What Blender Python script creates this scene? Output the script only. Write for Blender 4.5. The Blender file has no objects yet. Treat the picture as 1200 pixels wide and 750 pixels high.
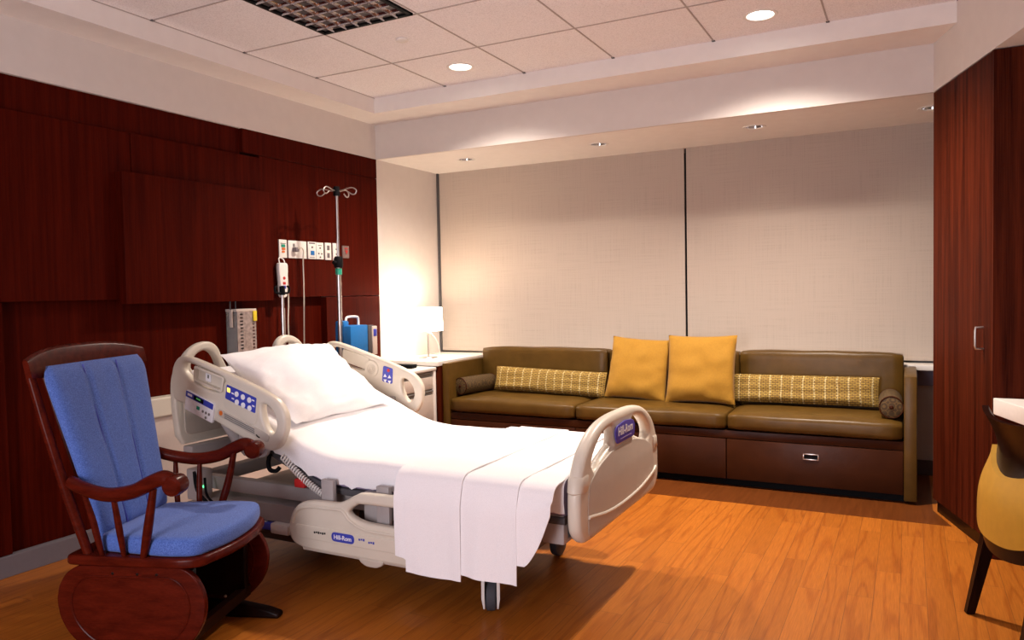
import bpy, bmesh, math, random
from mathutils import Vector, Matrix, noise
R = math.radians
PI = math.pi
random.seed(4)
scene = bpy.context.scene
COL = scene.collection

# ------------------------------------------------------------------ materials
def new_mat(name):
    m = bpy.data.materials.new(name); m.use_nodes = True
    nt = m.node_tree
    return m, nt, nt.nodes['Principled BSDF']

def N(nt, typ, **kw):
    n = nt.nodes.new(typ)
    for k, v in kw.items():
        if hasattr(n, k) and k not in n.inputs: setattr(n, k, v)
        else: n.inputs[k].default_value = v
    return n

def L(nt, a, b): nt.links.new(a, b)

def coords(nt, scale=(1, 1, 1), kind='Object'):
    tc = nt.nodes.new('ShaderNodeTexCoord'); mp = nt.nodes.new('ShaderNodeMapping')
    mp.inputs['Scale'].default_value = scale
    L(nt, tc.outputs[kind], mp.inputs['Vector'])
    return mp.outputs['Vector']

def ramp(nt, fac, stops):
    r = nt.nodes.new('ShaderNodeValToRGB')
    el = r.color_ramp.elements
    while len(el) < len(stops): el.new(.5)
    for e, (p, c) in zip(el, stops):
        e.position = p; e.color = (*c, 1)
    L(nt, fac, r.inputs['Fac'])
    return r.outputs['Color']

def bump(nt, b, fac, strength=.2, dist=.002):
    bp = nt.nodes.new('ShaderNodeBump'); bp.inputs['Strength'].default_value = strength
    bp.inputs['Distance'].default_value = dist
    L(nt, fac, bp.inputs['Height']); L(nt, bp.outputs['Normal'], b.inputs['Normal'])

def plain(name, c, rough=.5, metal=0, spec=.5, var=.06, scale=60, bmp=0, coat=0, sheen=0):
    m, nt, b = new_mat(name)
    v = coords(nt)
    n = N(nt, 'ShaderNodeTexNoise', Scale=scale, Detail=3.0); L(nt, v, n.inputs['Vector'])
    lo = tuple(max(0, x * (1 - var)) for x in c); hi = tuple(min(1, x * (1 + var)) for x in c)
    L(nt, ramp(nt, n.outputs['Fac'], [(.3, lo), (.7, hi)]), b.inputs['Base Color'])
    b.inputs['Roughness'].default_value = rough; b.inputs['Metallic'].default_value = metal
    b.inputs['Specular IOR Level'].default_value = spec
    b.inputs['Coat Weight'].default_value = coat
    b.inputs['Sheen Weight'].default_value = sheen
    if bmp: bump(nt, b, n.outputs['Fac'], bmp)
    return m

def emit(name, c, s):
    m, nt, b = new_mat(name)
    b.inputs['Base Color'].default_value = (*c, 1)
    b.inputs['Emission Color'].default_value = (*c, 1); b.inputs['Emission Strength'].default_value = s
    return m

def wood(name, dark, light, scale=(26, 26, 1.2), rough=.35, spec=.5, coat=0, fine=.5):
    m, nt, b = new_mat(name)
    v = coords(nt, scale)
    n1 = N(nt, 'ShaderNodeTexNoise', Scale=1.0, Detail=6.0, Distortion=.4); L(nt, v, n1.inputs['Vector'])
    v2 = coords(nt, tuple(s * 7 for s in scale))
    n2 = N(nt, 'ShaderNodeTexNoise', Scale=1.0, Detail=4.0); L(nt, v2, n2.inputs['Vector'])
    mx = N(nt, 'ShaderNodeMix', data_type='FLOAT'); mx.inputs[0].default_value = fine * .6
    L(nt, n1.outputs['Fac'], mx.inputs[2]); L(nt, n2.outputs['Fac'], mx.inputs[3])
    L(nt, ramp(nt, mx.outputs[0], [(.34, dark), (.66, light)]), b.inputs['Base Color'])
    b.inputs['Roughness'].default_value = rough; b.inputs['Specular IOR Level'].default_value = spec
    b.inputs['Coat Weight'].default_value = coat; b.inputs['Coat Roughness'].default_value = .15
    return m

def floor_mat():
    m, nt, b = new_mat('cherry_plank_floor')
    tc = nt.nodes.new('ShaderNodeTexCoord'); sp = nt.nodes.new('ShaderNodeSeparateXYZ'); L(nt, tc.outputs['Object'], sp.inputs[0])
    cb = nt.nodes.new('ShaderNodeCombineXYZ'); L(nt, sp.outputs['Y'], cb.inputs['X']); L(nt, sp.outputs['X'], cb.inputs['Y'])
    br = N(nt, 'ShaderNodeTexBrick', Scale=1.0); br.offset = .37; br.offset_frequency = 2
    br.inputs['Brick Width'].default_value = .92; br.inputs['Row Height'].default_value = .096
    br.inputs['Mortar Size'].default_value = .0009; br.inputs['Bias'].default_value = 0
    br.inputs['Color1'].default_value = (0, 0, 0, 1); br.inputs['Color2'].default_value = (1, 1, 1, 1)
    br.inputs['Mortar'].default_value = (.5, .5, .5, 1)
    L(nt, cb.outputs[0], br.inputs['Vector'])
    off = N(nt, 'ShaderNodeVectorMath', operation='SCALE'); L(nt, br.outputs['Color'], off.inputs[0]); off.inputs['Scale'].default_value = 37.0
    mp = nt.nodes.new('ShaderNodeMapping'); mp.inputs['Scale'].default_value = (14, 1.0, 1); L(nt, tc.outputs['Object'], mp.inputs['Vector'])
    ad = N(nt, 'ShaderNodeVectorMath', operation='ADD'); L(nt, mp.outputs[0], ad.inputs[0]); L(nt, off.outputs[0], ad.inputs[1])
    n = N(nt, 'ShaderNodeTexNoise', Scale=.55, Detail=1.5, Roughness=.4); L(nt, ad.outputs[0], n.inputs['Vector'])
    mu = N(nt, 'ShaderNodeMath', operation='MULTIPLY'); L(nt, n.outputs['Fac'], mu.inputs[0]); mu.inputs[1].default_value = 46.0
    si = N(nt, 'ShaderNodeMath', operation='SINE'); L(nt, mu.outputs[0], si.inputs[0])
    # fine pores
    mp2 = nt.nodes.new('ShaderNodeMapping'); mp2.inputs['Scale'].default_value = (260, 9, 1); L(nt, tc.outputs['Object'], mp2.inputs['Vector'])
    n2 = N(nt, 'ShaderNodeTexNoise', Scale=1.0, Detail=3.0); L(nt, mp2.outputs[0], n2.inputs['Vector'])
    rings = ramp(nt, si.outputs[0], [(.0, (.445, .138, .0165)), (.55, (.435, .133, .016)), (1.0, (.365, .102, .0115))])
    fine = ramp(nt, n2.outputs['Fac'], [(.3, (.76, .73, .70)), (.7, (1.04, 1.04, 1.04))])
    mx = N(nt, 'ShaderNodeMix', data_type='RGBA', blend_type='MULTIPLY'); mx.inputs[0].default_value = 1
    L(nt, rings, mx.inputs[6]); L(nt, fine, mx.inputs[7])
    tone = ramp(nt, br.outputs['Color'], [(0, (.88, .86, .83)), (1, (1.07, 1.08, 1.09))])
    mx2 = N(nt, 'ShaderNodeMix', data_type='RGBA', blend_type='MULTIPLY'); mx2.inputs[0].default_value = 1
    L(nt, mx.outputs[2], mx2.inputs[6]); L(nt, tone, mx2.inputs[7])
    mx3 = N(nt, 'ShaderNodeMix', data_type='RGBA'); L(nt, br.outputs['Fac'], mx3.inputs[0])
    L(nt, mx2.outputs[2], mx3.inputs[6]); mx3.inputs[7].default_value = (.16, .05, .012, 1)
    L(nt, mx3.outputs[2], b.inputs['Base Color'])
    b.inputs['Roughness'].default_value = .36; b.inputs['Specular IOR Level'].default_value = .25
    return m

def tile_mat():
    m, nt, b = new_mat('acoustic_tile')
    v = coords(nt)
    n = N(nt, 'ShaderNodeTexNoise', Scale=170.0, Detail=2.0); L(nt, v, n.inputs['Vector'])
    L(nt, ramp(nt, n.outputs['Fac'], [(.32, (.76, .74, .76)), (.55, (.93, .91, .93))]), b.inputs['Base Color'])
    b.inputs['Roughness'].default_value = .95
    bump(nt, b, n.outputs['Fac'], .4, .003)
    return m

def shade_fabric():
    m, nt, b = new_mat('roller_shade_weave')
    v = coords(nt, (1, 1, 1))
    w1 = N(nt, 'ShaderNodeTexNoise', Scale=1.0, Detail=2.0); w2 = N(nt, 'ShaderNodeTexNoise', Scale=1.0, Detail=2.0)
    L(nt, coords(nt, (160, 3, 3)), w1.inputs['Vector']); L(nt, coords(nt, (3, 3, 200)), w2.inputs['Vector'])
    ad = N(nt, 'ShaderNodeMath', operation='ADD'); L(nt, w1.outputs['Fac'], ad.inputs[0]); L(nt, w2.outputs['Fac'], ad.inputs[1])
    L(nt, ramp(nt, ad.outputs[0], [(.3, (.37, .305, .255)), (1.0, (.49, .415, .355))]), b.inputs['Base Color'])
    b.inputs['Roughness'].default_value = .9
    return m

def woven():
    m, nt, b = new_mat('mustard_basket_weave')
    tc = nt.nodes.new('ShaderNodeTexCoord')
    br = N(nt, 'ShaderNodeTexBrick', Scale=1.0); br.offset = .5
    br.inputs['Brick Width'].default_value = .03; br.inputs['Row Height'].default_value = .0105
    br.inputs['Mortar Size'].default_value = .0022
    br.inputs['Color1'].default_value = (.46, .30, .055, 1); br.inputs['Color2'].default_value = (.34, .20, .03, 1)
    br.inputs['Mortar'].default_value = (.10, .055, .012, 1)
    sp = nt.nodes.new('ShaderNodeSeparateXYZ'); L(nt, tc.outputs['Object'], sp.inputs[0])
    cb = nt.nodes.new('ShaderNodeCombineXYZ'); L(nt, sp.outputs['X'], cb.inputs['X']); L(nt, sp.outputs['Z'], cb.inputs['Y'])
    L(nt, cb.outputs[0], br.inputs['Vector'])
    nz = N(nt, 'ShaderNodeTexNoise', Scale=9.0); L(nt, tc.outputs['Object'], nz.inputs['Vector'])
    m0 = N(nt, 'ShaderNodeMath', operation='MULTIPLY_ADD'); L(nt, nz.outputs['Fac'], m0.inputs[0]); m0.inputs[1].default_value = .02; L(nt, sp.outputs['X'], m0.inputs[2])
    m1 = N(nt, 'ShaderNodeMath', operation='MULTIPLY'); L(nt, m0.outputs[0], m1.inputs[0]); m1.inputs[1].default_value = 2 * PI / .068
    m2 = N(nt, 'ShaderNodeMath', operation='SINE'); L(nt, m1.outputs[0], m2.inputs[0])
    m3 = N(nt, 'ShaderNodeMath', operation='GREATER_THAN'); L(nt, m2.outputs[0], m3.inputs[0]); m3.inputs[1].default_value = .90
    m4 = N(nt, 'ShaderNodeMath', operation='SUBTRACT'); m4.inputs[0].default_value = 1; L(nt, br.outputs['Fac'], m4.inputs[1])
    m5 = N(nt, 'ShaderNodeMath', operation='MULTIPLY'); L(nt, m3.outputs[0], m5.inputs[0]); L(nt, m4.outputs[0], m5.inputs[1])
    mx = N(nt, 'ShaderNodeMix', data_type='RGBA'); L(nt, m5.outputs[0], mx.inputs[0]); L(nt, br.outputs['Color'], mx.inputs[6]); mx.inputs[7].default_value = (.72, .58, .26, 1)
    L(nt, mx.outputs[2], b.inputs['Base Color']); b.inputs['Roughness'].default_value = .8
    bump(nt, b, m4.outputs[0], .5, .002)
    return m

def rings_fabric():
    m, nt, b = new_mat('brown_circle_fabric')
    tc = nt.nodes.new('ShaderNodeTexCoord')
    vo = N(nt, 'ShaderNodeTexVoronoi', Scale=24.0, Randomness=.2); L(nt, tc.outputs['Object'], vo.inputs['Vector'])
    m1 = N(nt, 'ShaderNodeMath', operation='MULTIPLY'); L(nt, vo.outputs['Distance'], m1.inputs[0]); m1.inputs[1].default_value = 22.0
    m2 = N(nt, 'ShaderNodeMath', operation='SINE'); L(nt, m1.outputs[0], m2.inputs[0])
    L(nt, ramp(nt, m2.outputs[0], [(.3, (.050, .027, .007)), (.9, (.115, .066, .018))]), b.inputs['Base Color'])
    b.inputs['Roughness'].default_value = .75
    return m

def tweed():
    m, nt, b = new_mat('blue_tweed')
    n = N(nt, 'ShaderNodeTexNoise', Scale=330.0, Detail=2.0); L(nt, coords(nt), n.inputs['Vector'])
    L(nt, ramp(nt, n.outputs['Fac'], [(.32, (.024, .066, .30)), (.68, (.095, .19, .56))]), b.inputs['Base Color'])
    b.inputs['Roughness'].default_value = .8; b.inputs['Sheen Weight'].default_value = .15
    bump(nt, b, n.outputs['Fac'], .35, .002)
    return m

def leather(name, c, spec=.5):
    m, nt, b = new_mat(name)
    n = N(nt, 'ShaderNodeTexNoise', Scale=9.0, Detail=5.0); L(nt, coords(nt), n.inputs['Vector'])
    vo = N(nt, 'ShaderNodeTexVoronoi', Scale=420.0); L(nt, coords(nt), vo.inputs['Vector'])
    L(nt, ramp(nt, n.outputs['Fac'], [(.3, tuple(x * .82 for x in c)), (.7, tuple(x * 1.12 for x in c))]), b.inputs['Base Color'])
    b.inputs['Roughness'].default_value = .36; b.inputs['Specular IOR Level'].default_value = spec
    bump(nt, b, n.outputs['Fac'], .25, .01)
    return m

def clear_plastic(name, c=(.95, .95, .93)):
    m, nt, b = new_mat(name)
    b.inputs['Base Color'].default_value = (*c, 1); b.inputs['Roughness'].default_value = .12
    b.inputs['Transmission Weight'].default_value = .85; b.inputs['IOR'].default_value = 1.3
    return m

M = dict(
    paint=plain('warm_white_paint', (.70, .65, .615), .75, var=.02, scale=12),
    bounce_paint=plain('bounce_lightened_paint', (.84, .80, .77), .8, var=.02, scale=12), tile=tile_mat(), gridbar=plain('ceiling_grid_bar', (.42, .37, .35), .6),  # soffit and rim paint lightened to stand for light bounced off the floor
    wood=wood('mahogany_panel', (.036, .0022, .0007), (.076, .0058, .0018), scale=(40, 40, 1.4), rough=.5, spec=.03),
    closet=wood('wardrobe_veneer', (.022, .0026, .0009), (.090, .0150, .0050), scale=(30, 30, .9), rough=.5, spec=.03),
    chairwood=wood('glossy_cherry_wood', (.045, .0040, .0018), (.095, .0095, .0038), scale=(9, 40, 40), rough=.25, spec=.09, coat=.0),
    darkwood=wood('espresso_wood', (.006, .0018, .0012), (.016, .0045, .0028), rough=.3, spec=.12),
    floor=floor_mat(), shade=shade_fabric(), woven=woven(), ringfab=rings_fabric(), tweed=tweed(),
    leather=leather('brown_leather', (.092, .047, .0085), .22), leather_dark=leather('brown_leather_drawer', (.046, .013, .0045), .12),
    mustard=plain('mustard_cotton', (.36, .178, .010), .85, scale=90, var=.06, bmp=.08, sheen=.1),
    mustard_vinyl=plain('mustard_vinyl', (.46, .24, .022), .5, scale=30, var=.05),
    linen=plain('white_linen', (.91, .89, .90), .85, scale=240, var=.03),
    linen2=plain('white_blanket_weave', (.91, .89, .90), .95, scale=420, var=.05),
    mattress=plain('lavender_mattress', (.40, .34, .52), .7),
    bedplastic=plain('beige_bed_plastic', (.66, .60, .50), .38, scale=14, var=.02),
    bedplastic2=plain('taupe_bed_plastic', (.52, .46, .39), .45, scale=14, var=.02),
    bedframe=plain('grey_bed_enamel', (.38, .345, .335), .45, var=.03, scale=20),
    deepgrey=plain('dark_grey_metal', (.075, .07, .075), .5),
    black=plain('black_plastic', (.006, .006, .007), .55, spec=.06), blackmetal=plain('black_metal', (.01, .009, .01), .5),
    rubber=plain('grey_rubber', (.05, .05, .06), .7),
    blue=plain('blue_label', (.045, .06, .42), .4), brightblue=plain('blue_pump_case', (.012, .16, .46), .38, var=.04),
    violet=plain('violet_badge', (.085, .065, .42), .4),
    white=plain('white_plastic', (.80, .77, .73), .4, var=.02), whitemark=plain('white_print', (.85, .85, .88), .5),
    ledge=plain('white_solid_surface', (.78, .74, .70), .35, var=.02),
    cab=plain('putty_cabinet', (.60, .51, .45), .45, var=.02),
    grey=plain('grey_baseboard', (.15, .128, .14), .6, var=.03), greyprint=plain('grey_print', (.20, .19, .18), .6),
    chrome=plain('brushed_steel', (.60, .57, .55), .28, metal=1, var=.04),
    red=plain('red_plastic', (.50, .02, .02), .45), green=plain('green_plastic', (.01, .30, .19), .45),
    orange=plain('orange_plastic', (.70, .16, .02), .45), yellow=plain('yellow_plastic', (.80, .62, .03), .45),
    taupeplate=plain('taupe_plate', (.17, .11, .10), .5),
    shade_tint=plain('painted_blue_shade', (.30, .29, .40), .7, var=.02),  # bluish light and shade on the wall below the sill, put into colour
    glass=clear_plastic('clear_acrylic'), nightglass=plain('night_window_glass', (.004, .005, .008), .08),
    lamp=emit('lamp_shade_glow', (1, .90, .76), 9.0), lens=emit('downlight_lens', (1, .95, .86), 11.0),
    bulb=emit('dim_bulb', (1, .85, .66), 1.2), greenled=emit('green_led', (.1, 1, .3), 3.0), amber=emit('amber_led', (1, .62, .1), 1.6),
    display=emit('lcd_green', (.10, .42, .12), .25), mirror=plain('louver_aluminium', (.62, .60, .60), .16, metal=1, var=.03),
)

# ------------------------------------------------------------------ mesh building
W = {}                                    # world matrix of every thing / part built here

class MB:
    def __init__(s): s.bm = bmesh.new()
    def add(s, other, mat=None):
        me = bpy.data.meshes.new('tmp'); other.to_mesh(me); other.free()
        if mat is not None: me.transform(mat)
        s.bm.from_mesh(me); bpy.data.meshes.remove(me); return s
    def box(s, x0, x1, y0, y1, z0, z1, bv=0, seg=2, mat=None):
        b = bmesh.new(); bmesh.ops.create_cube(b, size=1)
        for v in b.verts:
            v.co = Vector(((x0 + x1) / 2 + v.co.x * (x1 - x0), (y0 + y1) / 2 + v.co.y * (y1 - y0), (z0 + z1) / 2 + v.co.z * (z1 - z0)))
        if bv: bmesh.ops.bevel(b, geom=b.edges[:], offset=bv, segments=seg, profile=.5, affect='EDGES')
        return s.add(b, mat)
    def tube(s, pts, r, n=10, closed=False, cap=True):
        pts = [Vector(p) for p in pts]; k = len(pts); rr = r if isinstance(r, (list, tuple)) else [r] * k
        rings = []; prev = None
        for i, p in enumerate(pts):
            if closed: t = pts[(i + 1) % k] - pts[i - 1]
            else: t = pts[min(i + 1, k - 1)] - pts[max(i - 1, 0)]
            t.normalize()
            if prev is None:
                a = Vector((0, 0, 1)) if abs(t.z) < .9 else Vector((1, 0, 0))
                u = t.cross(a).normalized()
            else:
                u = prev - t * prev.dot(t)
                u = u.normalized() if u.length > 1e-6 else t.orthogonal().normalized()
            prev = u; w = t.cross(u)
            rings.append([s.bm.verts.new(p + (u * math.cos(2 * PI * j / n) + w * math.sin(2 * PI * j / n)) * rr[i]) for j in range(n)])
        for i in range(k if closed else k - 1):
            a, b = rings[i], rings[(i + 1) % k]
            for j in range(n): s.bm.faces.new((a[j], a[(j + 1) % n], b[(j + 1) % n], b[j]))
        if cap and not closed:
            s.bm.faces.new(rings[0][::-1]); s.bm.faces.new(rings[-1])
        return s
    def lathe(s, prof, c=(0, 0, 0), n=28, mat=None):
        b = bmesh.new(); rings = []
        for r, z in prof:
            rings.append([b.verts.new((r * math.cos(2 * PI * j / n), r * math.sin(2 * PI * j / n), z)) for j in range(n)] if r > 1e-5 else [b.verts.new((0, 0, z))])
        for a, d in zip(rings, rings[1:]):
            for j in range(n):
                q = [a[j % len(a)], a[(j + 1) % len(a)], d[(j + 1) % len(d)], d[j % len(d)]]
                u = []
                for v in q:
                    if v not in u: u.append(v)
                if len(u) > 2: b.faces.new(u)
        m = Matrix.Translation(c) @ (mat or Matrix())
        return s.add(b, m)
    def sphere(s, c, r, sc=(1, 1, 1)):
        b = bmesh.new(); bmesh.ops.create_uvsphere(b, u_segments=16, v_segments=10, radius=r)
        return s.add(b, Matrix.Translation(c) @ Matrix.Diagonal((*sc, 1)))
    def poly(s, pts, z0, z1):             # vertical prism over an XY polygon
        lo = [s.bm.verts.new((x, y, z0)) for x, y in pts]; hi = [s.bm.verts.new((x, y, z1)) for x, y in pts]
        s.bm.faces.new(lo[::-1]); s.bm.faces.new(hi); k = len(pts)
        for i in range(k): s.bm.faces.new((lo[i], lo[(i + 1) % k], hi[(i + 1) % k], hi[i]))
        return s
    def surf(s, rows, closed_u=False):    # rows of points -> quad sheet
        vs = [[s.bm.verts.new(p) for p in row] for row in rows]
        for a, b in zip(vs, vs[1:]):
            m = len(a)
            for j in range(m if closed_u else m - 1): s.bm.faces.new((a[j], a[(j + 1) % m], b[(j + 1) % m], b[j]))
        return vs
    def loft(s, rings):                   # closed rings with caps
        vs = s.surf(rings, True); s.bm.faces.new(vs[0][::-1]); s.bm.faces.new(vs[-1]); return s
    def mesh(s, m=None):
        me = bpy.data.meshes.new('m')
        bmesh.ops.recalc_face_normals(s.bm, faces=s.bm.faces[:]); s.bm.to_mesh(me); s.bm.free(); return me

def obj(name, mb, mat, parent=None, world=True, smooth=True, angle=38):
    me = mb.mesh() if isinstance(mb, MB) else mb
    me.name = name
    if parent is not None and world: me.transform(W[parent].inverted())
    if smooth:
        me.shade_smooth(); me.set_sharp_from_angle(angle=R(angle))
    me.materials.clear(); me.materials.append(M[mat] if isinstance(mat, str) else mat)
    o = bpy.data.objects.new(name, me); COL.objects.link(o)
    if parent is not None: o.parent = parent; W[o] = W[parent].copy()
    else: W[o] = Matrix()
    return o

def tag(o, label, cat, group=None):
    o['label'] = label; o['category'] = cat
    if group: o['group'] = group
    return o

def thing(name, label, cat, loc=(0, 0, 0), rz=0, group=None):
    o = bpy.data.objects.new(name, None); COL.objects.link(o); o.empty_display_size = .1
    o.location = loc; o.rotation_euler = (0, 0, rz)
    W[o] = Matrix.Translation(loc) @ Matrix.Rotation(rz, 4, 'Z')
    return tag(o, label, cat, group)

def struct(name, mb, mat, parent=None, **k):
    o = obj(name, mb, mat, parent, smooth=k.get('smooth', False))
    if parent is None: o['kind'] = 'structure'
    return o

def dup(o, loc, label):
    c = o.copy(); COL.objects.link(c); c.location = loc; c['label'] = label
    for ch in list(o.children):
        d = ch.copy(); COL.objects.link(d); d.parent = c
        for g in list(ch.children):
            e = g.copy(); COL.objects.link(e); e.parent = d
    return c

def smooth_closed(pts, k=6):
    n = len(pts); out = []
    for i in range(n):
        p0, p1, p2, p3 = (Vector(pts[(i + j - 1) % n]) for j in range(4))
        for t in range(k):
            t /= k
            out.append(.5 * (2 * p1 + (p2 - p0) * t + (2 * p0 - 5 * p1 + 4 * p2 - p3) * t * t + (3 * p1 - p0 - 3 * p2 + p3) * t ** 3))
    return [(p[0], p[1]) for p in out]

def smooth_open(pts, k=6):
    pts = [Vector(p) for p in pts]; n = len(pts); out = []
    for i in range(n - 1):
        p0, p1, p2, p3 = pts[max(i - 1, 0)], pts[i], pts[i + 1], pts[min(i + 2, n - 1)]
        for t in range(k):
            t /= k
            out.append(.5 * (2 * p1 + (p2 - p0) * t + (2 * p0 - 5 * p1 + 4 * p2 - p3) * t * t + (3 * p1 - p0 - 3 * p2 + p3) * t ** 3))
    return out + [pts[-1]]

def round_poly(pts, r, k=4):
    out = []; n = len(pts); rs = r if isinstance(r, (list, tuple)) else [r] * n
    for i in range(n):
        p, a, b = Vector(pts[i]), Vector(pts[i - 1]), Vector(pts[(i + 1) % n])
        if rs[i] <= 0: out.append(tuple(p)); continue
        q = min(rs[i], (a - p).length * .49, (b - p).length * .49)
        s, e = p + (a - p).normalized() * q, p + (b - p).normalized() * q
        for j in range(k + 1):
            t = j / k; out.append(tuple((1 - t) ** 2 * s + 2 * t * (1 - t) * p + t * t * e))
    return out

FRONT = Matrix(((1, 0, 0, 0), (0, 0, -1, 0), (0, 1, 0, 0), (0, 0, 0, 1)))   # (u,v,w) -> (x=u, z=v, y=-w)
SIDE = Matrix(((0, 0, 1, 0), (1, 0, 0, 0), (0, 1, 0, 0), (0, 0, 0, 1)))     # (u,v,w) -> (y=u, z=v, x=w)

def plate(loops, thick, bevel=0, mat=None, res=3):
    """closed outlines (first = outer, rest = holes) -> solid plate centred on w=0"""
    cu = bpy.data.curves.new('c', 'CURVE'); cu.dimensions = '2D'; cu.fill_mode = 'BOTH'
    cu.extrude = max(thick / 2 - bevel, 1e-4); cu.bevel_depth = bevel; cu.bevel_resolution = res; cu.offset = -bevel
    for lp in loops:
        sp = cu.splines.new('POLY'); sp.points.add(len(lp) - 1)
        for p, q in zip(sp.points, lp): p.co = (q[0], q[1], 0, 1)
        sp.use_cyclic_u = True
    o = bpy.data.objects.new('c', cu); COL.objects.link(o)
    dg = bpy.context.evaluated_depsgraph_get(); dg.update()
    me = bpy.data.meshes.new_from_object(o.evaluated_get(dg))
    bpy.data.objects.remove(o); bpy.data.curves.remove(cu)
    bm = bmesh.new(); bm.from_mesh(me); bpy.data.meshes.remove(me)
    bmesh.ops.remove_doubles(bm, verts=bm.verts[:], dist=1e-5)
    mb = MB(); mb.add(bm, mat); return mb

def lettering(text, size, mat, depth=.0006, bold=.0):
    cu = bpy.data.curves.new('t', 'FONT'); cu.body = text; cu.size = size; cu.align_x = 'CENTER'; cu.align_y = 'CENTER'
    cu.extrude = depth; cu.offset = bold; cu.resolution_u = 3
    o = bpy.data.objects.new('t', cu); COL.objects.link(o)
    dg = bpy.context.evaluated_depsgraph_get(); dg.update()
    me = bpy.data.meshes.new_from_object(o.evaluated_get(dg))
    bpy.data.objects.remove(o); bpy.data.curves.remove(cu)
    bm = bmesh.new(); bm.from_mesh(me); bpy.data.meshes.remove(me)
    mb = MB(); mb.add(bm, mat); return mb

def T(x, y, z): return Matrix.Translation((x, y, z))
def RX(a): return Matrix.Rotation(R(a), 4, 'X')
def RY(a): return Matrix.Rotation(R(a), 4, 'Y')
def RZ(a): return Matrix.Rotation(R(a), 4, 'Z')
def circ(cx, cy, r, n=28): return [(cx + r * math.cos(2 * PI * i / n), cy + r * math.sin(2 * PI * i / n)) for i in range(n)]

def cushion(w, h, t, n=30, pinch=.06, ear=.0, seed=0, wr=.006, p=2.6, q=.55):
    """soft pillow lying in the local XZ plane, thickness along Y"""
    mb = MB()
    def pt(i, j, sgn):
        u, v = -1 + 2 * i / n, -1 + 2 * j / n
        prof = max(0, (1 - abs(u) ** p) * (1 - abs(v) ** p)) ** q
        e = 1 - pinch * (1 - abs(v) ** 2) * (abs(u) ** 6)
        f = 1 - pinch * (1 - abs(u) ** 2) * (abs(v) ** 6)
        x, z = u * w / 2 * e, v * h / 2 * f
        wv = noise.noise(Vector((u * 2.3 + seed, v * 2.3, sgn * 3.1))) * wr * 2
        edge = max(abs(u), abs(v))
        cr = noise.noise(Vector((u * 9 + seed, v * 9, sgn))) * wr * max(0, edge - .45) * 2.0 * (1 - edge ** 8)
        y = sgn * (prof * t / 2 + (wv + cr) * (1 if prof > .02 else 0) * min(1, prof * 3))
        return (x, y, z)
    fr = mb.surf([[pt(i, j, -1) for j in range(n + 1)] for i in range(n + 1)])
    bk = mb.surf([[pt(i, j, 1) for j in range(n + 1)] for i in range(n + 1)])
    bmesh.ops.remove_doubles(mb.bm, verts=mb.bm.verts[:], dist=1e-5)
    return mb

# ------------------------------------------------------------------ the room
H, HB, HS = 2.692, 2.582, 2.318           # tiled ceiling, tray rim, soffit
YT, YF, YW, XT = 4.466, 4.782, 5.69, .24  # tray edge, fascia, window wall, tray left
FX, FY, DX, DY = 3.80, 4.782, .285, -.9585  # line of the angled wardrobe front / beam
def ln(t, d=0): return (FX + DX * t - DY * d, FY + DY * t + DX * d)

dfr = MB().box(1.90, 1.98, -1.7, -1.64, 0, 2.18, .004).box(3.02, 3.10, -1.7, -1.64, 0, 2.18, .004).box(1.90, 3.10, -1.7, -1.64, 2.12, 2.20, .004)
struct('added_door_frame', dfr, 'closet')  # door frame added around the fill light; the wall behind it is closed
struct('floor', MB().poly([(-.1, -1.7), (6.4, -1.7), (6.4, YW + .1), (-.1, YW + .1)], -.08, 0), 'floor')
mbw = MB().box(-.14, 0, -1.7, YF + .02, HS, H + .06).box(-.14, -.002, YF - .0, YW, 0, HS + .02).box(-.16, -.09, -1.7, YF, 0, HS + .02)
struct('wall_left', mbw, 'paint')
struct('wall_front', MB().box(-.14, 6.4, -1.8, -1.7, 0, H + .06), 'paint')
a, b_ = ln(.80, .64), ln(6.9, .64)
struct('wall_alcove', MB().box(4.63, 4.75, 4.19, YW, 0, H + .06), 'paint')
struct('wall_right', MB().poly([a, b_, (b_[0] + .12, b_[1]), (a[0] + .12, a[1])], 0, H + .06), 'paint')
struct('wall_back', MB().box(-.14, 5.0, YW, YW + .12, 0, .70).box(-.14, 5.0, YW, YW + .12, HS - .03, H + .06).box(-.14, .0, YW, YW + .12, .7, HS).box(4.5, 5.0, YW, YW + .12, .7, HS), 'paint')
bb = MB().box(0, 3.0, YW - .014, YW, .0, .10, .003).box(3.0, 4.4, YW - .014, YW, .0, .10, .003)
struct('baseboard_back', bb, 'grey')
struct('baseboard_left', MB().box(-.03, .012, -1.7, 4.17, 0, .098, .003), 'grey')

# ceiling: tiled field with holes for the two lit downlights, tray rim, soffit, beam
LIT = [(1.172, 4.14), (2.989, 4.172)]
SOF = [(.585, 5.17), (1.70, 5.165), (2.782, 5.175), (3.80, 5.20)]
tri = T(0, 0, H + .02)
struct('ceiling', plate([[(XT - .02, -1.7), (5.72, -1.7), (3.94, YT + .02), (XT - .02, YT + .02)]] + [circ(x, y, .078) for x, y in LIT], .04, 0, tri), 'tile')
g = MB()
for k in range(-1, 9):
    x = .852 + .61 * k
    if x > XT: 
        y1 = YT if x < 3.88 else FY + (x - FX) * DY / DX
        g.box(x - .004, x + .004, -1.7, y1, H - .0035, H)
for k in range(0, 9):
    y = 3.854 - .61 * k
    x1 = FX + (y - FY) * DX / DY
    g.box(XT, x1, y - .004, y + .004, H - .0036, H)
struct('trim_1', g, 'gridbar')
dots = MB()
for k in range(0, 6): dots.box(.852 + .61 * k - .009, .852 + .61 * k + .009, YT - .02, YT, H - .0045, H)
for k in range(0, 3): dots.box(XT, XT + .02, 3.854 - .61 * k - .009, 3.854 - .61 * k + .009, H - .0045, H)
struct('trim_2', dots, 'deepgrey')
xr = ln((FY - YT) / -DY)[0]
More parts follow.
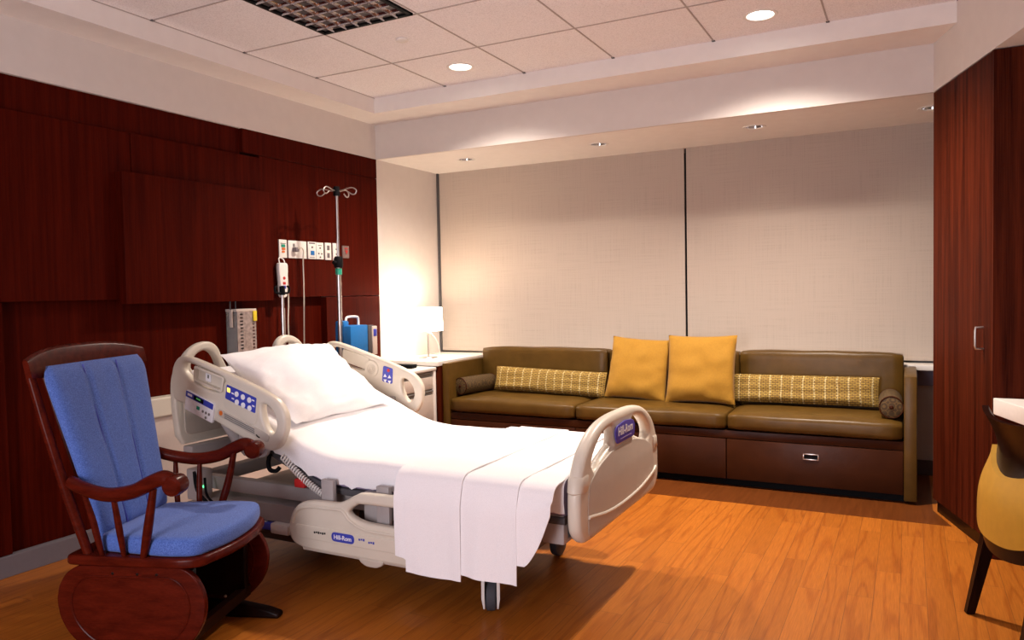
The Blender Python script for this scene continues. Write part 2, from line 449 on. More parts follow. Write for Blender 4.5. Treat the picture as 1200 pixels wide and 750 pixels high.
rim = MB().box(-.02, XT, -1.7, YF, HB, H + .06).box(XT, xr + .1, YT, YF, HB, H + .06)
struct('trim_3', rim, 'bounce_paint')
struct('trim_4', plate([[(-.1, YF + .03), (5.0, YF + .03), (5.0, YW + .02), (-.1, YW + .02)]] + [circ(x, y, .066) for x, y in SOF], .03, 0, T(0, 0, HS + .015)), 'bounce_paint')
struct('trim_5', MB().box(-.02, FX + .02, YF, YF + .0301, HS, HB + .02), 'paint')
p1 = ln(6.75); 
struct('trim_6', MB().poly([(FX, FY), p1, (p1[0] + .75, p1[1]), (FX + 1.2, FY)], HS, H + .05), 'paint')

iy = 4.515; ix = FX + (iy - FY) * DX / DY
struct('trim_20', MB().poly([(.55, iy), (ix - .0, iy), (ix + .0, iy), (FX + .0, 4.80), (FX, 5.68), (.55, 5.68)], .0, .0012), wood('dark_floor_strip', (.095, .024, .004), (.140, .038, .007), scale=(60, 3, 60), rough=.4, spec=.2))  # thin darker wood strip on the floor, before and under the sofa
# wood cladding on the bed wall: layered slabs
def slab(n, y0, y1, z0, z1, x, x0=-.07): return struct(n, MB().box(x0, x, y0, y1, z0, z1, .0012, 1), 'wood')
slab('trim_7', -1.7, 2.660, 1.266, 2.152, .004)
slab('trim_8', 2.664, 3.570, 1.266, 2.152, .0105)
slab('trim_9', 3.574, 4.786, 1.262, 2.168, .0)
slab('trim_10', -1.7, 3.434, 2.155, HS + .001, -.022)
slab('trim_11', 3.438, 4.786, 2.171, HS + .001, .001)
slab('trim_12', 2.566, 3.606, 1.243, 1.934, .062, .006)
slab('trim_13', 4.172, 4.786, .0, 1.257, .0)
slab('trim_14', -1.7, 1.985, .10, 1.262, .0)
struct('trim_15', MB().box(-.09, -.055, 1.98, 4.18, .0, 1.30), 'wood')
bmpr = MB().box(-.06, .03, 2.60, 4.16, .615, .722, .008)
struct('trim_16', bmpr, 'bedplastic')
struct('trim_17', MB().box(-.06, .012, 2.62, 4.16, .10, .615, .004), 'cab')

# window, sill, shades
wf = MB()
for x0, x1, z0, z1 in ((0, 4.5, .70, .77), (0, 4.5, 2.25, 2.318), (0, .05, .7, 2.3), (2.17, 2.23, .7, 2.3), (4.45, 4.5, .7, 2.3)):
    wf.box(x0, x1, YW + .01, YW + .07, z0, z1)
wnd = struct('window_1', wf, 'greyprint')
obj('pane', MB().box(.02, 4.48, YW + .035, YW + .045, .72, 2.30), 'nightglass', wnd)
for i, (x0, x1, lab) in enumerate(((.018, 2.190, 'beige roller shade drawn down over the left half of the window'), (2.206, 4.46, 'beige roller shade drawn down over the right half of the window'))):
    t = thing('roller_shade', lab, 'window shade', ((x0 + x1) / 2, YW - .035, .78), group='roller shades')
    obj('shade_cloth', MB().box(x0, x1, YW - .037, YW - .034, .788, HS), 'shade', t)
    obj('hem_bar', MB().box(x0, x1, YW - .043, YW - .028, .764, .790, .004), 'shade', t)
struct('trim_18', MB().box(.0, .016, YW - .055, YW, .75, HS), 'deepgrey')
struct('trim_19', MB().box(2.1905, 2.2055, YW - .012, YW + .01, .76, HS), 'black')
ct = thing('window_counter', 'white L-shaped counter running along the window behind the sofa', 'counter', (.25, 5.2, .71))
obj('worktop', plate([round_poly([(.0, 4.815), (.512, 4.815), (.512, 5.50), (4.4, 5.50), (4.4, YW - .002), (.0, YW - .002)], [0, .012, 0, 0, 0, 0])], .036, .004, T(0, 0, .732)), 'ledge', ct)
obj('support_panel', MB().box(.455, .508, 4.835, 5.66, .0, .714, .002), 'closet', ct)
obj('support_panel', MB().box(.03, .06, 4.835, 5.66, .0, .714, .002), 'closet', ct)
obj('painted_shade_panel', MB().box(2.0, 4.4, YW - .03, YW - .004, .60, .713), 'shade_tint', ct)  # added panel carrying the painted bluish shade below the sill

# ------------------------------------------------------------------ ceiling fittings
def downlight(x, y, r, z, deep, lens, label, grp, cat='downlight'):
    t = thing('downlight', label, cat, (x, y, z), group=grp)
    obj('trim_ring', MB().lathe([(r * .86, .003), (r * .90, -.003), (r * 1.12, -.004), (r * 1.16, 0), (r * 1.16, .002)], (x, y, z)), 'white', t)
    obj('reflector', MB().lathe([(r * .97, .0), (r * .9, deep * .5), (r * .72, deep), (0.0, deep + .001)], (x, y, z)), 'mirror', t)
    obj('lens' if lens == 'lens' else 'bulb', (MB().lathe([(0, .008), (r * .93, .009)], (x, y, z)) if lens == 'lens' else MB().sphere((x, y, z + deep * .72), r * .45)), lens, t)
    return t
downlight(*LIT[0], .078, H, .05, 'lens', 'glowing round downlight in tiled ceiling, left of the two', 'lit ceiling downlights')
downlight(*LIT[1], .078, H, .05, 'lens', 'glowing round downlight in tiled ceiling, right of the two', 'lit ceiling downlights')
for (x, y), lab in zip(SOF, ('small recessed downlight in window soffit, leftmost, above lamp corner', 'small recessed downlight in window soffit, second from left, above left shade',
                             'small recessed downlight in window soffit, above middle of right shade', 'small recessed downlight in window soffit, half hidden by wardrobe edge')):
    downlight(x, y, .065, HS, .07, 'bulb', lab, 'small soffit downlights')
cp = tag(obj('cover_plate', MB().lathe([(0, -.014), (.031, -.014), (.035, -.011), (.036, -.006), (.030, -.005), (.030, 0), (.0, 0)], (1.17, 3.519, H)), 'white'), 'small round white cover plate on a ceiling tile', 'ceiling cover')

tf = thing('louver_light', 'unlit square-celled louver light set in the ceiling tiles', 'ceiling light', (1.157, 2.63, H))
x0, x1, y0, y1 = .868, 1.447, 2.04, 3.228
fr = MB()
for a in ((x0, x0 + .022, y0, y1), (x1 - .022, x1, y0, y1), (x0, x1, y0, y0 + .022), (x0, x1, y1 - .022, y1)): fr.box(*a, H - .012, H + .0)
obj('frame', fr, 'black', tf)
obj('back_pan', MB().box(x0 + .01, x1 - .01, y0 + .01, y1 - .01, H - .0008, H - .0002), 'deepgrey', tf)
lv = MB(); nx, ny = 7, 14
def blade(p, q, axis):
    prof = [(-.0075, -.0012), (-.003, -.006), (-.0008, -.018), (.0008, -.018), (.003, -.006), (.0075, -.0012)]
    rings = []
    for e in (p, q):
        rings.append([(e[0] + (o if axis == 'y' else 0), e[1] + (o if axis == 'x' else 0), H + dz + .0) for o, dz in prof])
    lv.loft(rings)
for i in range(1, nx): xx = x0 + (x1 - x0) * i / nx; blade((xx, y0 + .02), (xx, y1 - .02), 'y')
for j in range(1, ny): yy = y0 + (y1 - y0) * j / ny; blade((x0 + .02, yy), (x1 - .02, yy), 'x')
obj('louver', lv, 'mirror', tf)

# ------------------------------------------------------------------ wardrobe
wd = thing('wardrobe', 'tall reddish wood built-in wardrobe at the right', 'wardrobe', (4.2, 4.4, 0))
c1, c2 = ln(.0), ln(.765)
c1 = (c1[0], c1[1] + .0)
obj('carcass', MB().poly([(c1[0] + .03, c1[1]), (c2[0] + .024, c2[1]), (ln(.765, .62)[0], c2[1] ), (4.60, c1[1] + .2), (c1[0] + .03, c1[1] + .2)], .07, HS - .004), 'closet', wd)
def onface(t0, t1, d0, d1): return [ln(t0, d0), ln(t1, d0), ln(t1, d1), ln(t0, d1)]
dr = obj('door', MB().poly(onface(.0, .742, .0, .022), .075, HS - .006), 'closet', wd, smooth=False)
obj('side_panel', MB().poly([ln(.745, 0), ln(.765, 0), (ln(.765, .63)[0] - .03, c2[1] - .001), (ln(.765, .63)[0] - .03, c2[1] + .02)], .0, HS - .004), 'closet', wd, smooth=False)
obj('plinth', MB().poly(onface(.0, .75, .022, .05), .0, .072), 'darkwood', wd, smooth=False)
hp = [ln(.665, 0) + (1.062,), ln(.665, -.034) + (1.060,), ln(.665, -.036) + (1.045,), ln(.665, -.036) + (.975,), ln(.665, -.034) + (.962,), ln(.665, 0) + (.960,)]
obj('handle', MB().tube(hp, .0055, 10), 'chrome', dr)

# ------------------------------------------------------------------ desk and desk chair
dk = thing('desk', 'white topped desk beside the wardrobe, cut off at right', 'desk', (4.55, 3.3, 0))
e0 = ln(.775); e1 = ln(2.3)
top = [e0, e1, ln(2.3, .6), (ln(.8, .6)[0], e0[1])]
obj('desktop', plate([top], .075, .004, T(0, 0, .7085)), 'ledge', dk)
obj('end_panel', MB().poly([ln(2.24, .03), ln(2.27, .03), ln(2.27, .58), ln(2.24, .58)], 0, .672), 'closet', dk)
obj('back_panel', MB().poly([ln(.9, .56), ln(2.24, .56), ln(2.24, .58), ln(.9, .58)], .3, .672), 'closet', dk)

cx, cy = 4.163, 3.196; rzc = math.atan2(.285, .9585)
dc = thing('desk_chair', 'dark wood desk chair with mustard upholstered back beside the white desk', 'chair', (cx, cy, 0), rzc)
def leg(p, q, r0, r1, name='leg', mat='darkwood', par=dc):
    mb = MB(); p, q = Vector(p), Vector(q)
    mb.loft([[(p.x - r0, p.y - r0, p.z), (p.x + r0, p.y - r0, p.z), (p.x + r0, p.y + r0, p.z), (p.x - r0, p.y + r0, p.z)],
             [(q.x - r1, q.y - r1, q.z), (q.x + r1, q.y - r1, q.z), (q.x + r1, q.y + r1, q.z), (q.x - r1, q.y + r1, q.z)]])
    bmesh.ops.bevel(mb.bm, geom=mb.bm.edges[:], offset=.003, segments=2, affect='EDGES')
    return obj(name, mb, mat, par, world=False)
for s in (1, -1):
    leg((-.150, s * .205, .36), (-.225, s * .215, 0), .024, .015)
    leg((.205, s * .200, .36), (.215, s * .205, 0), .022, .015)
obj('seat_rail', MB().box(-.165, .235, -.235, .235, .325, .40, .012), 'darkwood', dc, world=False)
obj('seat', MB().box(-.12, .245, -.225, .225, .401, .465, .024, 4), 'mustard_vinyl', dc, world=False)
def backpt(l, z, off): # curved reclined back, ends wrap slightly forward
    lean = .052 * math.exp(-((z - .655) / .105) ** 2) - .012 * max(0, (z - .74) / .06)
    return (-.222 + .9 * l * l + lean + off, l, z)
def shell(z0f, z1f, off0, off1, n=20, m=10, hw=.25):
    mb = MB(); out = []
    for off in (off0, off1):
        out.append([[backpt(-hw + 2 * hw * i / n, z0f(-1 + 2 * i / n) + (z1f(-1 + 2 * i / n) - z0f(-1 + 2 * i / n)) * j / m, off) for j in range(m + 1)] for i in range(n + 1)])
    A, B = mb.surf(out[0]), mb.surf(out[1])
    def stitch(r1, r2):
        for k in range(len(r1) - 1): mb.bm.faces.new((r1[k], r1[k + 1], r2[k + 1], r2[k]))
    stitch(A[0], B[0]); stitch(A[-1], B[-1]); stitch([r[0] for r in A], [r[0] for r in B]); stitch([r[-1] for r in A], [r[-1] for r in B])
    return mb
obj('backrest', shell(lambda u: .30 + .05 * u * u, lambda u: .80 - .02 * (1 - u * u), .0, .022), 'darkwood', dc, world=False)
obj('back_upholstery', shell(lambda u: .355 + .06 * abs(u) ** 3, lambda u: .585 + .065 * abs(u) ** 1.6, -.020, -.0005, hw=.246), 'mustard_vinyl', dc, world=False)
obj('front_upholstery', shell(lambda u: .47, lambda u: .70, .0225, .05, hw=.22), 'mustard_vinyl', dc, world=False)

# ------------------------------------------------------------------ sofa
sf = thing('sofa', 'long brown leather sofa with drawer base beneath the window shades', 'sofa', (2.12, 5.2, 0))
obj('arm', MB().box(.520, .578, 4.86, 5.49, .02, .735, .006), 'leather', sf)
obj('arm', MB().box(3.655, 3.722, 4.86, 5.49, .02, .742, .006), 'leather', sf)
obj('base_frame', MB().box(.578, 3.655, 4.895, 5.47, .05, .362), 'leather_dark', sf)
obj('seat_rail', MB().box(.580, 3.653, 4.872, 4.90, .312, .362, .003), 'leather_dark', sf)
obj('plinth', MB().box(.56, 3.68, 4.93, 5.45, 0, .05), 'black', sf)
for x0, x1, hd in ((.582, 1.604, 0), (1.609, 2.645, 0), (2.651, 3.652, 1)):
    d = obj('drawer', MB().box(x0, x1, 4.870, 4.894, .052, .307, .003), 'leather_dark', sf)
    if hd:
        h = MB()
        for a in ((3.108, 3.198, .246, .252), (3.108, 3.198, .214, .220), (3.108, 3.114, .22, .246), (3.192, 3.198, .22, .246)): h.box(a[0], a[1], 4.864, 4.871, a[2], a[3], .001)
        obj('recess_handle', h, 'chrome', d)
        obj('handle_recess', MB().box(3.114, 3.192, 4.8685, 4.8705, .22, .246), 'black', d)
def seatc(x0, x1, y0, y1, z0, z1, rr, dome, seed, sag=.0):
    mb = MB(); b = bmesh.new(); bmesh.ops.create_cube(b, size=1)
    bmesh.ops.subdivide_edges(b, edges=b.edges[:], cuts=14, use_grid_fill=True)
    cxx, cyy, czz = (x0 + x1) / 2, (y0 + y1) / 2, (z0 + z1) / 2; hx, hy, hz = (x1 - x0) / 2, (y1 - y0) / 2, (z1 - z0) / 2
    for v in b.verts:
        p = Vector((v.co.x * 2 * hx, v.co.y * 2 * hy, v.co.z * 2 * hz))
        q = Vector((max(-hx + rr, min(hx - rr, p.x)), max(-hy + rr, min(hy - rr, p.y)), max(-hz + rr, min(hz - rr, p.z))))
        d = p - q
        if d.length > 1e-6: p = q + d.normalized() * min(rr, d.length if d.length < rr else rr)
        u, w = p.x / hx, p.y / hy
        if p.z > 0: p.z += dome * (1 - u ** 4) * (1 - w ** 4)
        if p.y < 0: p.y -= dome * .6 * (1 - u ** 6) * (1 - (p.z / hz) ** 2)
        p += Vector((0, 1, 1)) * noise.noise(Vector((p.x * 5 + seed, p.y * 5, p.z * 5))) * .004
        v.co = p + Vector((cxx, cyy, czz))
    return mb.add(b)
for i, (x0, x1) in enumerate(((.581, 1.606), (1.611, 2.647), (2.652, 3.652))):
    obj('seat_cushion', seatc(x0, x1, 4.855, 5.40, .366, .474, .03, .014, i * 7), 'leather', sf, angle=80)
obj('back_cushion', seatc(.582, 1.668, 5.365, 5.49, .42, .822, .022, .006, 31), 'leather', sf, angle=80)
obj('back_cushion', seatc(1.674, 2.632, 5.385, 5.49, .42, .822, .022, .006, 35), 'leather', sf, angle=80)
obj('back_cushion', seatc(2.640, 3.652, 5.365, 5.49, .42, .830, .022, .006, 39), 'leather', sf, angle=80)

def put(name, mb, mat, label, cat, mtx, group=None):
    o = obj(name, mb, mat, angle=70); o.matrix_world = mtx; return tag(o, label, cat, group)
put('throw_pillow', cushion(.455, .455, .16, seed=3, pinch=.05, wr=.007), 'mustard', 'square mustard pillow, left one of the pair, tilted, leaning on sofa back', 'pillow', T(1.955, 5.235, .700) @ RX(-17) @ RY(3.5), 'mustard throw pillows')
put('throw_pillow', cushion(.475, .475, .16, seed=9, pinch=.05, wr=.007), 'mustard', 'square mustard pillow, right one of the pair, upright below shade gap', 'pillow', T(2.415, 5.185, .716) @ RX(-15) @ RY(-.5), 'mustard throw pillows')
put('lumbar_pillow', cushion(.93, .185, .12, seed=5, pinch=.015, wr=.004, p=5), 'woven', 'long woven mustard lumbar pillow on the left sofa cushion', 'pillow', T(1.245, 5.225, .583) @ RX(-14) @ RY(1.5), 'long woven lumbar pillows')
put('lumbar_pillow', cushion(.905, .19, .12, seed=8, pinch=.015, wr=.004, p=5), 'woven', 'long woven mustard lumbar pillow on the right sofa cushion', 'pillow', T(3.065, 5.25, .592) @ RX(-14) @ RY(-.3), 'long woven lumbar pillows')
def bolster(label, x, y, rot):
    t = thing('bolster', label, 'bolster pillow', (x, y, .551), R(rot), 'cylindrical bolsters')
    pr = [(0, -.185), (.045, -.187), (.063, -.180), (.066, -.165), (.066, .165), (.063, .18), (.045, .187), (0, .185)]
    obj('cover', MB().lathe(pr, (0, 0, 0), 32, RX(90)), 'ringfab', t, world=False)
    for s in (-1, 1):
        obj('piping', MB().tube([(.063 * math.cos(a * PI / 14), s * .181, .063 * math.sin(a * PI / 14)) for a in range(28)], .004, 8, True), 'leather_dark', t, world=False)
        obj('button', MB().sphere((0, s * .188, 0), .012, (1, .5, 1)), 'leather_dark', t, world=False)
bolster('brown patterned cylindrical bolster at the left arm of the sofa', .657, 5.135, -12)
bolster('brown patterned cylindrical bolster at the right arm of the sofa', 3.583, 5.11, 2)

# ------------------------------------------------------------------ bedside cabinet, remote, lamp
bc = thing('bedside_cabinet', 'putty coloured drawer cabinet under the lamp corner', 'cabinet', (.26, 4.45, 0))
obj('body', MB().box(.02, .470, 4.19, 4.802, .04, .684, .003), 'cab', bc)
obj('top', MB().box(.014, .505, 4.18, 4.806, .684, .712, .008, 3), 'ledge', bc)
obj('side_post', MB().box(.470, .500, 4.775, 4.802, .03, .684, .003), 'ledge', bc)
obj('side_post', MB().box(.470, .500, 4.19, 4.217, .03, .684, .003), 'ledge', bc)
for z0, z1 in ((.55, .676), (.31, .54), (.06, .30)):
    d = obj('drawer', MB().box(.471, .492, 4.22, 4.772, z0, z1 - .035, .003), 'cab', bc)
    obj('pull', MB().box(.471, .480, 4.22, 4.772, z1 - .034, z1 - .012).box(.474, .494, 4.22, 4.772, z1 - .012, z1 - .002, .003), 'greyprint', d)
put('remote_control', MB().box(-.10, .10, -.045, .045, 0, .030, .006), 'black', 'black handset lying on the drawer cabinet top', 'remote control', T(.31, 4.64, .7125) @ RZ(8))
lx, ly = .245, 5.085
tl = thing('table_lamp', 'glowing white shaded table lamp on the counter corner', 'lamp', (lx, ly, .75))
obj('base', MB().lathe([(0, 0), (.075, 0), (.078, .004), (.074, .010), (.01, .013), (0, .013)], (lx, ly, .7505)), 'chrome', tl)
obj('stem', MB().tube([(lx, ly, .76), (lx, ly, 1.05)], .007, 12), 'chrome', tl)
obj('lamp_shade', MB().lathe([(.122, .97), (.124, .972), (.118, 1.155), (.116, 1.155), (.120, .97)], (lx, ly, 0), 40), 'lamp', tl)
obj('switch', MB().tube(smooth_open([(lx, ly, .985), (lx + .012, ly - .01, .96), (lx + .03, ly + .005, .945), (lx + .032, ly + .008, .93)], 4), .006, 8), 'chrome', tl)
obj('cord', MB().tube(smooth_open([(lx + .03, ly + .01, .94), (lx + .02, ly + .08, .90), (lx + .005, ly + .15, .83), (lx - .01, ly + .18, .757), (lx - .1, ly + .2, .756)], 6), .0022, 8), 'white', tl)

# ------------------------------------------------------------------ services on the bed wall
def wplate(y0, y1, z0, z1, label, mat='white'):
    t = thing('wall_plate', label, 'wall plate', (.004, (y0 + y1) / 2, (z0 + z1) / 2), group='service plates on the wood wall')
    obj('face_plate', MB().box(.0005, .009, y0, y1, z0, z1, .0025), mat, t); return t
def socket(t, y, z, w, h, mat, name='socket', d=.004): return obj(name, MB().box(.0085, .0095 + d, y - w / 2, y + w / 2, z - h / 2, z + h / 2, .0015), mat, t)
t = wplate(3.718, 3.789, 1.523, 1.643, 'white wall plate with green and orange outlets, leftmost of the row')
socket(t, 3.753, 1.602, .034, .018, 'green', 'outlet'); socket(t, 3.756, 1.582, .03, .014, 'orange', 'outlet'); socket(t, 3.753, 1.563, .024, .012, 'orange', 'outlet'); socket(t, 3.753, 1.618, .045, .004, 'greyprint', 'print')
t = wplate(3.804, 3.975, 1.523, 1.641, 'wide white wall plate with a grey cord plugged in')
socket(t, 3.852, 1.610, .016, .022, 'greyprint'); socket(t, 3.90, 1.61, .07, .05, 'white', 'cover', .001); socket(t, 3.945, 1.55, .03, .03, 'white', 'cover', .001)
t = wplate(3.990, 4.070, 1.523, 1.642, 'white wall plate with a bright blue square socket')
socket(t, 4.032, 1.565, .034, .030, 'brightblue'); socket(t, 4.03, 1.605, .014, .012, 'greyprint', 'port'); socket(t, 4.03, 1.632, .06, .008, 'grey', 'print', .001); socket(t, 4.03, 1.533, .05, .005, 'greyprint', 'print', .001)
t = wplate(4.073, 4.147, 1.523, 1.641, 'white wall plate with three dark dots, right of the blue socket plate')
for y, z in ((4.11, 1.602), (4.095, 1.563), (4.125, 1.562), (4.11, 1.538)): socket(t, y, z, .010, .010, 'deepgrey', 'port')
socket(t, 4.11, 1.62, .04, .004, 'greyprint', 'print', .001)
t = wplate(4.164, 4.228, 1.521, 1.643, 'narrow white wall plate with two grey stacked outlets')
socket(t, 4.196, 1.607, .026, .034, 'grey', 'outlet', .002); socket(t, 4.196, 1.553, .026, .034, 'grey', 'outlet', .002)
t = wplate(4.247, 4.312, 1.521, 1.644, 'white wall plate half hidden behind the tall infusion pole')
socket(t, 4.28, 1.60, .01, .01, 'deepgrey', 'port'); socket(t, 4.28, 1.565, .01, .01, 'deepgrey', 'port')
t = wplate(4.350, 4.424, 1.540, 1.630, 'taupe wall plate with a red emblem, rightmost of the row', 'taupeplate')
obj('emblem', plate([[(-.016, .012), (.016, .012), (.0, -.018)]], .003, 0, T(.0105, 4.392, 1.585) @ SIDE), 'red', t); socket(t, 4.39, 1.61, .034, .008, 'red', 'print', .001)

hs = thing('nurse_call_handset', 'white patient handset hanging by its cord below wall plates', 'handset', (.035, 3.71, 1.27))
prof = [(-.028, -.10), (-.030, -.04), (-.036, .02), (-.040, .06), (-.040, .098), (-.032, .112), (.032, .112), (.040, .098), (.040, .06), (.036, .02), (.030, -.04), (.028, -.10), (.016, -.115), (-.016, -.115)]
HM = T(.034, 3.712, 1.375) @ SIDE
obj('housing', plate([round_poly(prof, .008)], .034, .007, HM), 'white', hs)
obj('button', plate([circ(0, .012, .010, 14)], .004, .001, T(.018, 0, 0) @ HM), 'red', hs)
obj('button', MB().box(.050, .053, 3.700, 3.724, 1.345, 1.362, .001), 'red', hs)
obj('button', MB().box(.050, .053, 3.698, 3.726, 1.318, 1.338, .001), 'blue', hs)
obj('hanging_loop', MB().tube(smooth_open([(.03, 3.695, 1.485), (.02, 3.70, 1.515), (.015, 3.72, 1.522), (.02, 3.742, 1.51), (.03, 3.745, 1.48)], 5), .004, 8), 'white', hs)
obj('cord', MB().tube(smooth_open([(.03, 3.745, 1.485), (.025, 3.765, 1.42), (.022, 3.775, 1.25), (.022, 3.765, 1.05), (.03, 3.775, .74), (.05, 3.77, .55), (.05, 3.75, .3)], 6), .0045, 8), 'bedplastic', hs)
pc = thing('power_cord', 'grey cord plugged into wide wall plate, hanging behind the bed', 'cord', (.02, 3.86, 1.57))
obj('plug', MB().box(.010, .045, 3.835, 3.868, 1.565, 1.595, .005), 'grey', pc)
obj('cable', MB().tube(smooth_open([(.04, 3.852, 1.585), (.055, 3.875, 1.592), (.05, 3.90, 1.57), (.03, 3.915, 1.50), (.025, 3.92, 1.3), (.025, 3.91, 1.0), (.03, 3.90, .74), (.045, 3.88, .5), (.06, 3.85, .2)], 6), .004, 8), 'bedplastic', pc)

# clear dispenser
dx, dy0, dy1, dz0, dz1 = .02, 3.315, 3.465, .80, 1.193
ds = thing('glove_dispenser', 'clear slotted plastic dispenser hanging under the wood panel', 'dispenser', (.02, 3.39, .80))
fr = MB().box(-.052, -.046, dy0, dy1, dz0, dz1, .001).box(-.05, .04, dy0, dy0 + .004, dz0, dz1, .001).box(-.05, .04, dy1 - .004, dy1, dz0, dz1, .001).box(-.05, .04, dy0, dy1, dz0, dz0 + .004)
obj('case', fr, 'glass', ds)
fp = [round_poly([(dy0, dz0), (dy1, dz0), (dy1, dz1), (dy0, dz1)], .004)]
for k in range(17):
    z = dz0 + .02 + k * .021
    fp.append([(dy1 - .030, z), (dy1 - .012, z), (dy1 - .012, z + .011), (dy1 - .030, z + .011)])
    fp.append([(dy0 + .022, z), (dy0 + .045, z), (dy0 + .045, z + .011), (dy0 + .022, z + .011)])
obj('slotted_front', plate(fp, .004, 0, T(.042, 0, 0) @ SIDE), plain('frosted_clear_plastic', (.33, .27, .25), .25, var=.3, scale=40), ds)
obj('top_rail', MB().box(-.05, .046, dy0 - .006, dy1 + .004, dz1 - .014, dz1 + .002, .002), 'cab', ds)
obj('yellow_clip', MB().box(.044, .052, dy1 - .026, dy1 + .002, dz1 - .075, dz1 - .012, .002), 'yellow', ds)
obj('side_bar', MB().box(.0, .02, dy0 - .022, dy0 - .010, dz1 - .11, dz1 - .002, .002), 'cab', ds)
for y in (dy0 - .012, dy0 + .03): obj('hanger', MB().tube([(.0, y, dz1), (.0, y, 1.248)], .004, 8), 'deepgrey', ds)

# tall infusion pole with pump
px, py = .30, 3.958
ip = thing('infusion_pole', 'tall steel infusion pole standing between the bed and wood wall', 'infusion pole', (px, py, 0))
obj('pole', MB().tube([(px, py, .06), (px, py, 1.42)], .0155, 14), 'chrome', ip)
obj('upper_pole', MB().tube([(px, py, 1.40), (px, py, 1.955)], .0095, 12), 'chrome', ip)
obj('clamp_knob', MB().lathe([(.0, .0), (.028, .0), (.030, .012), (.030, .06), (.022, .075), (0, .075)], (px, py, 1.452), 18).tube([(px, py, 1.485), (px + .0, py - .05, 1.485)], .012, 10), 'black', ip)
obj('colour_band', MB().lathe([(.0, 0), (.022, 0), (.022, .042), (.0, .042)], (px, py, 1.405), 20), 'green', ip)
obj('top_cap', MB().lathe([(.0, 0), (.022, 0), (.022, .06), (.0, .064)], (px, py, 1.93), 18), 'black', ip)
for k, (uy, ux) in enumerate(((-1, .1), (1, -.1), (.25, 1), (-.25, -1))):
    u = Vector((ux, uy, 0)).normalized()
    loop = [(0, 1.962), (.04, 1.964), (.08, 1.975), (.115, 1.978), (.142, 1.960), (.135, 1.938), (.112, 1.935), (.085, 1.952)]
    obj('hook', MB().tube(smooth_open([(px + u.x * r_, py + u.y * r_, z) for r_, z in loop], 5), .0042, 8), 'chrome', ip)
for k in range(5):
    a = 2 * PI * k / 5 + .3; q = (px + .19 * math.cos(a), py + .19 * math.sin(a))
    lg = obj('base_leg', MB().tube([(px, py, .085), (q[0], q[1], .066)], [.018, .012], 10), 'chrome', ip)
    obj('caster', MB().lathe([(0, -.011), (.024, -.011), (.027, -.006), (.027, .006), (.024, .011), (0, .011)], (q[0], q[1], .028), 16, RX(90)).box(q[0] - .006, q[0] + .006, q[1] - .006, q[1] + .006, .03, .066), 'black', lg)
pu = thing('infusion_pump', 'bright blue infusion pump clamped to the tall infusion pole', 'pump', (px + .02, py + .1, .88))
obj('case', MB().box(px - .06, px + .075, py + .017, py + .20, .845, 1.062, .008).box(px - .06, px + .02, py - .0 + .017, py + .07, 1.04, 1.095, .012), 'brightblue', pu)
obj('front_panel', MB().box(px - .05, px + .080, py + .1995, py + .262, .85, 1.058, .006), 'deepgrey', pu)
obj('bezel', MB().box(px - .0, px + .088, py + .235, py + .285, .852, 1.050, .004), 'cab', pu)
obj('screen', MB().box(px + .087, px + .090, py + .242, py + .278, .98, 1.03, .001), 'blue', pu)
obj('carry_handle', MB().tube(smooth_open([(px, py + .055, 1.055), (px, py + .06, 1.10), (px, py + .08, 1.118), (px, py + .17, 1.118), (px, py + .19, 1.10), (px, py + .19, 1.055)], 4), .0085, 10), 'white', pu)

# ------------------------------------------------------------------ hospital bed
BY = 2.93                                 # centre line of the bed
bed = thing('hospital_bed', 'adjustable hospital bed with beige side rails and raised head', 'bed', (1.55, BY, 0))
# headboard (behind the pillow), plane x = .53
def mir(p): return [(2 * BY - y, z) for y, z in p]
grip = [(2.53, .93), (2.555, .99), (2.60, 1.025), (2.66, 1.035), (2.705, 1.015), (2.735, .95), (2.745, .90)]
ob = [(2.47, .60), (2.455, .75), (2.46, .88), (2.50, .955), (2.545, 1.010), (2.61, 1.043), (2.675, 1.045), (2.722, 1.015), (2.752, .955), (2.80, .895), (BY, .875)]
outl = smooth_open([Vector(p) for p in ob], 5)
outl = [(p.x, p.y) for p in outl]; outl = outl + [(2 * BY - y, z) for y, z in outl[-2::-1]]
outl = outl + [(2 * BY - 2.50, .555), (2.50, .555)]
hole = smooth_closed([(2.555, .925), (2.585, .985), (2.64, 1.005), (2.685, .985), (2.715, .93), (2.70, .895), (2.62, .885)], 4)
hb = obj('headboard', plate([outl, hole, [(2 * BY - y, z) for y, z in hole]], .042, .014, T(.53, 0, 0) @ SIDE), 'bedplastic', bed)
obj('headboard_panel', plate([round_poly([(2.50, .60), (2.50, .84), (2.60, .86), (3.26, .86), (3.36, .84), (3.36, .60)], .04)], .010, .003, T(.552, 0, 0) @ SIDE), 'bedplastic2', hb)
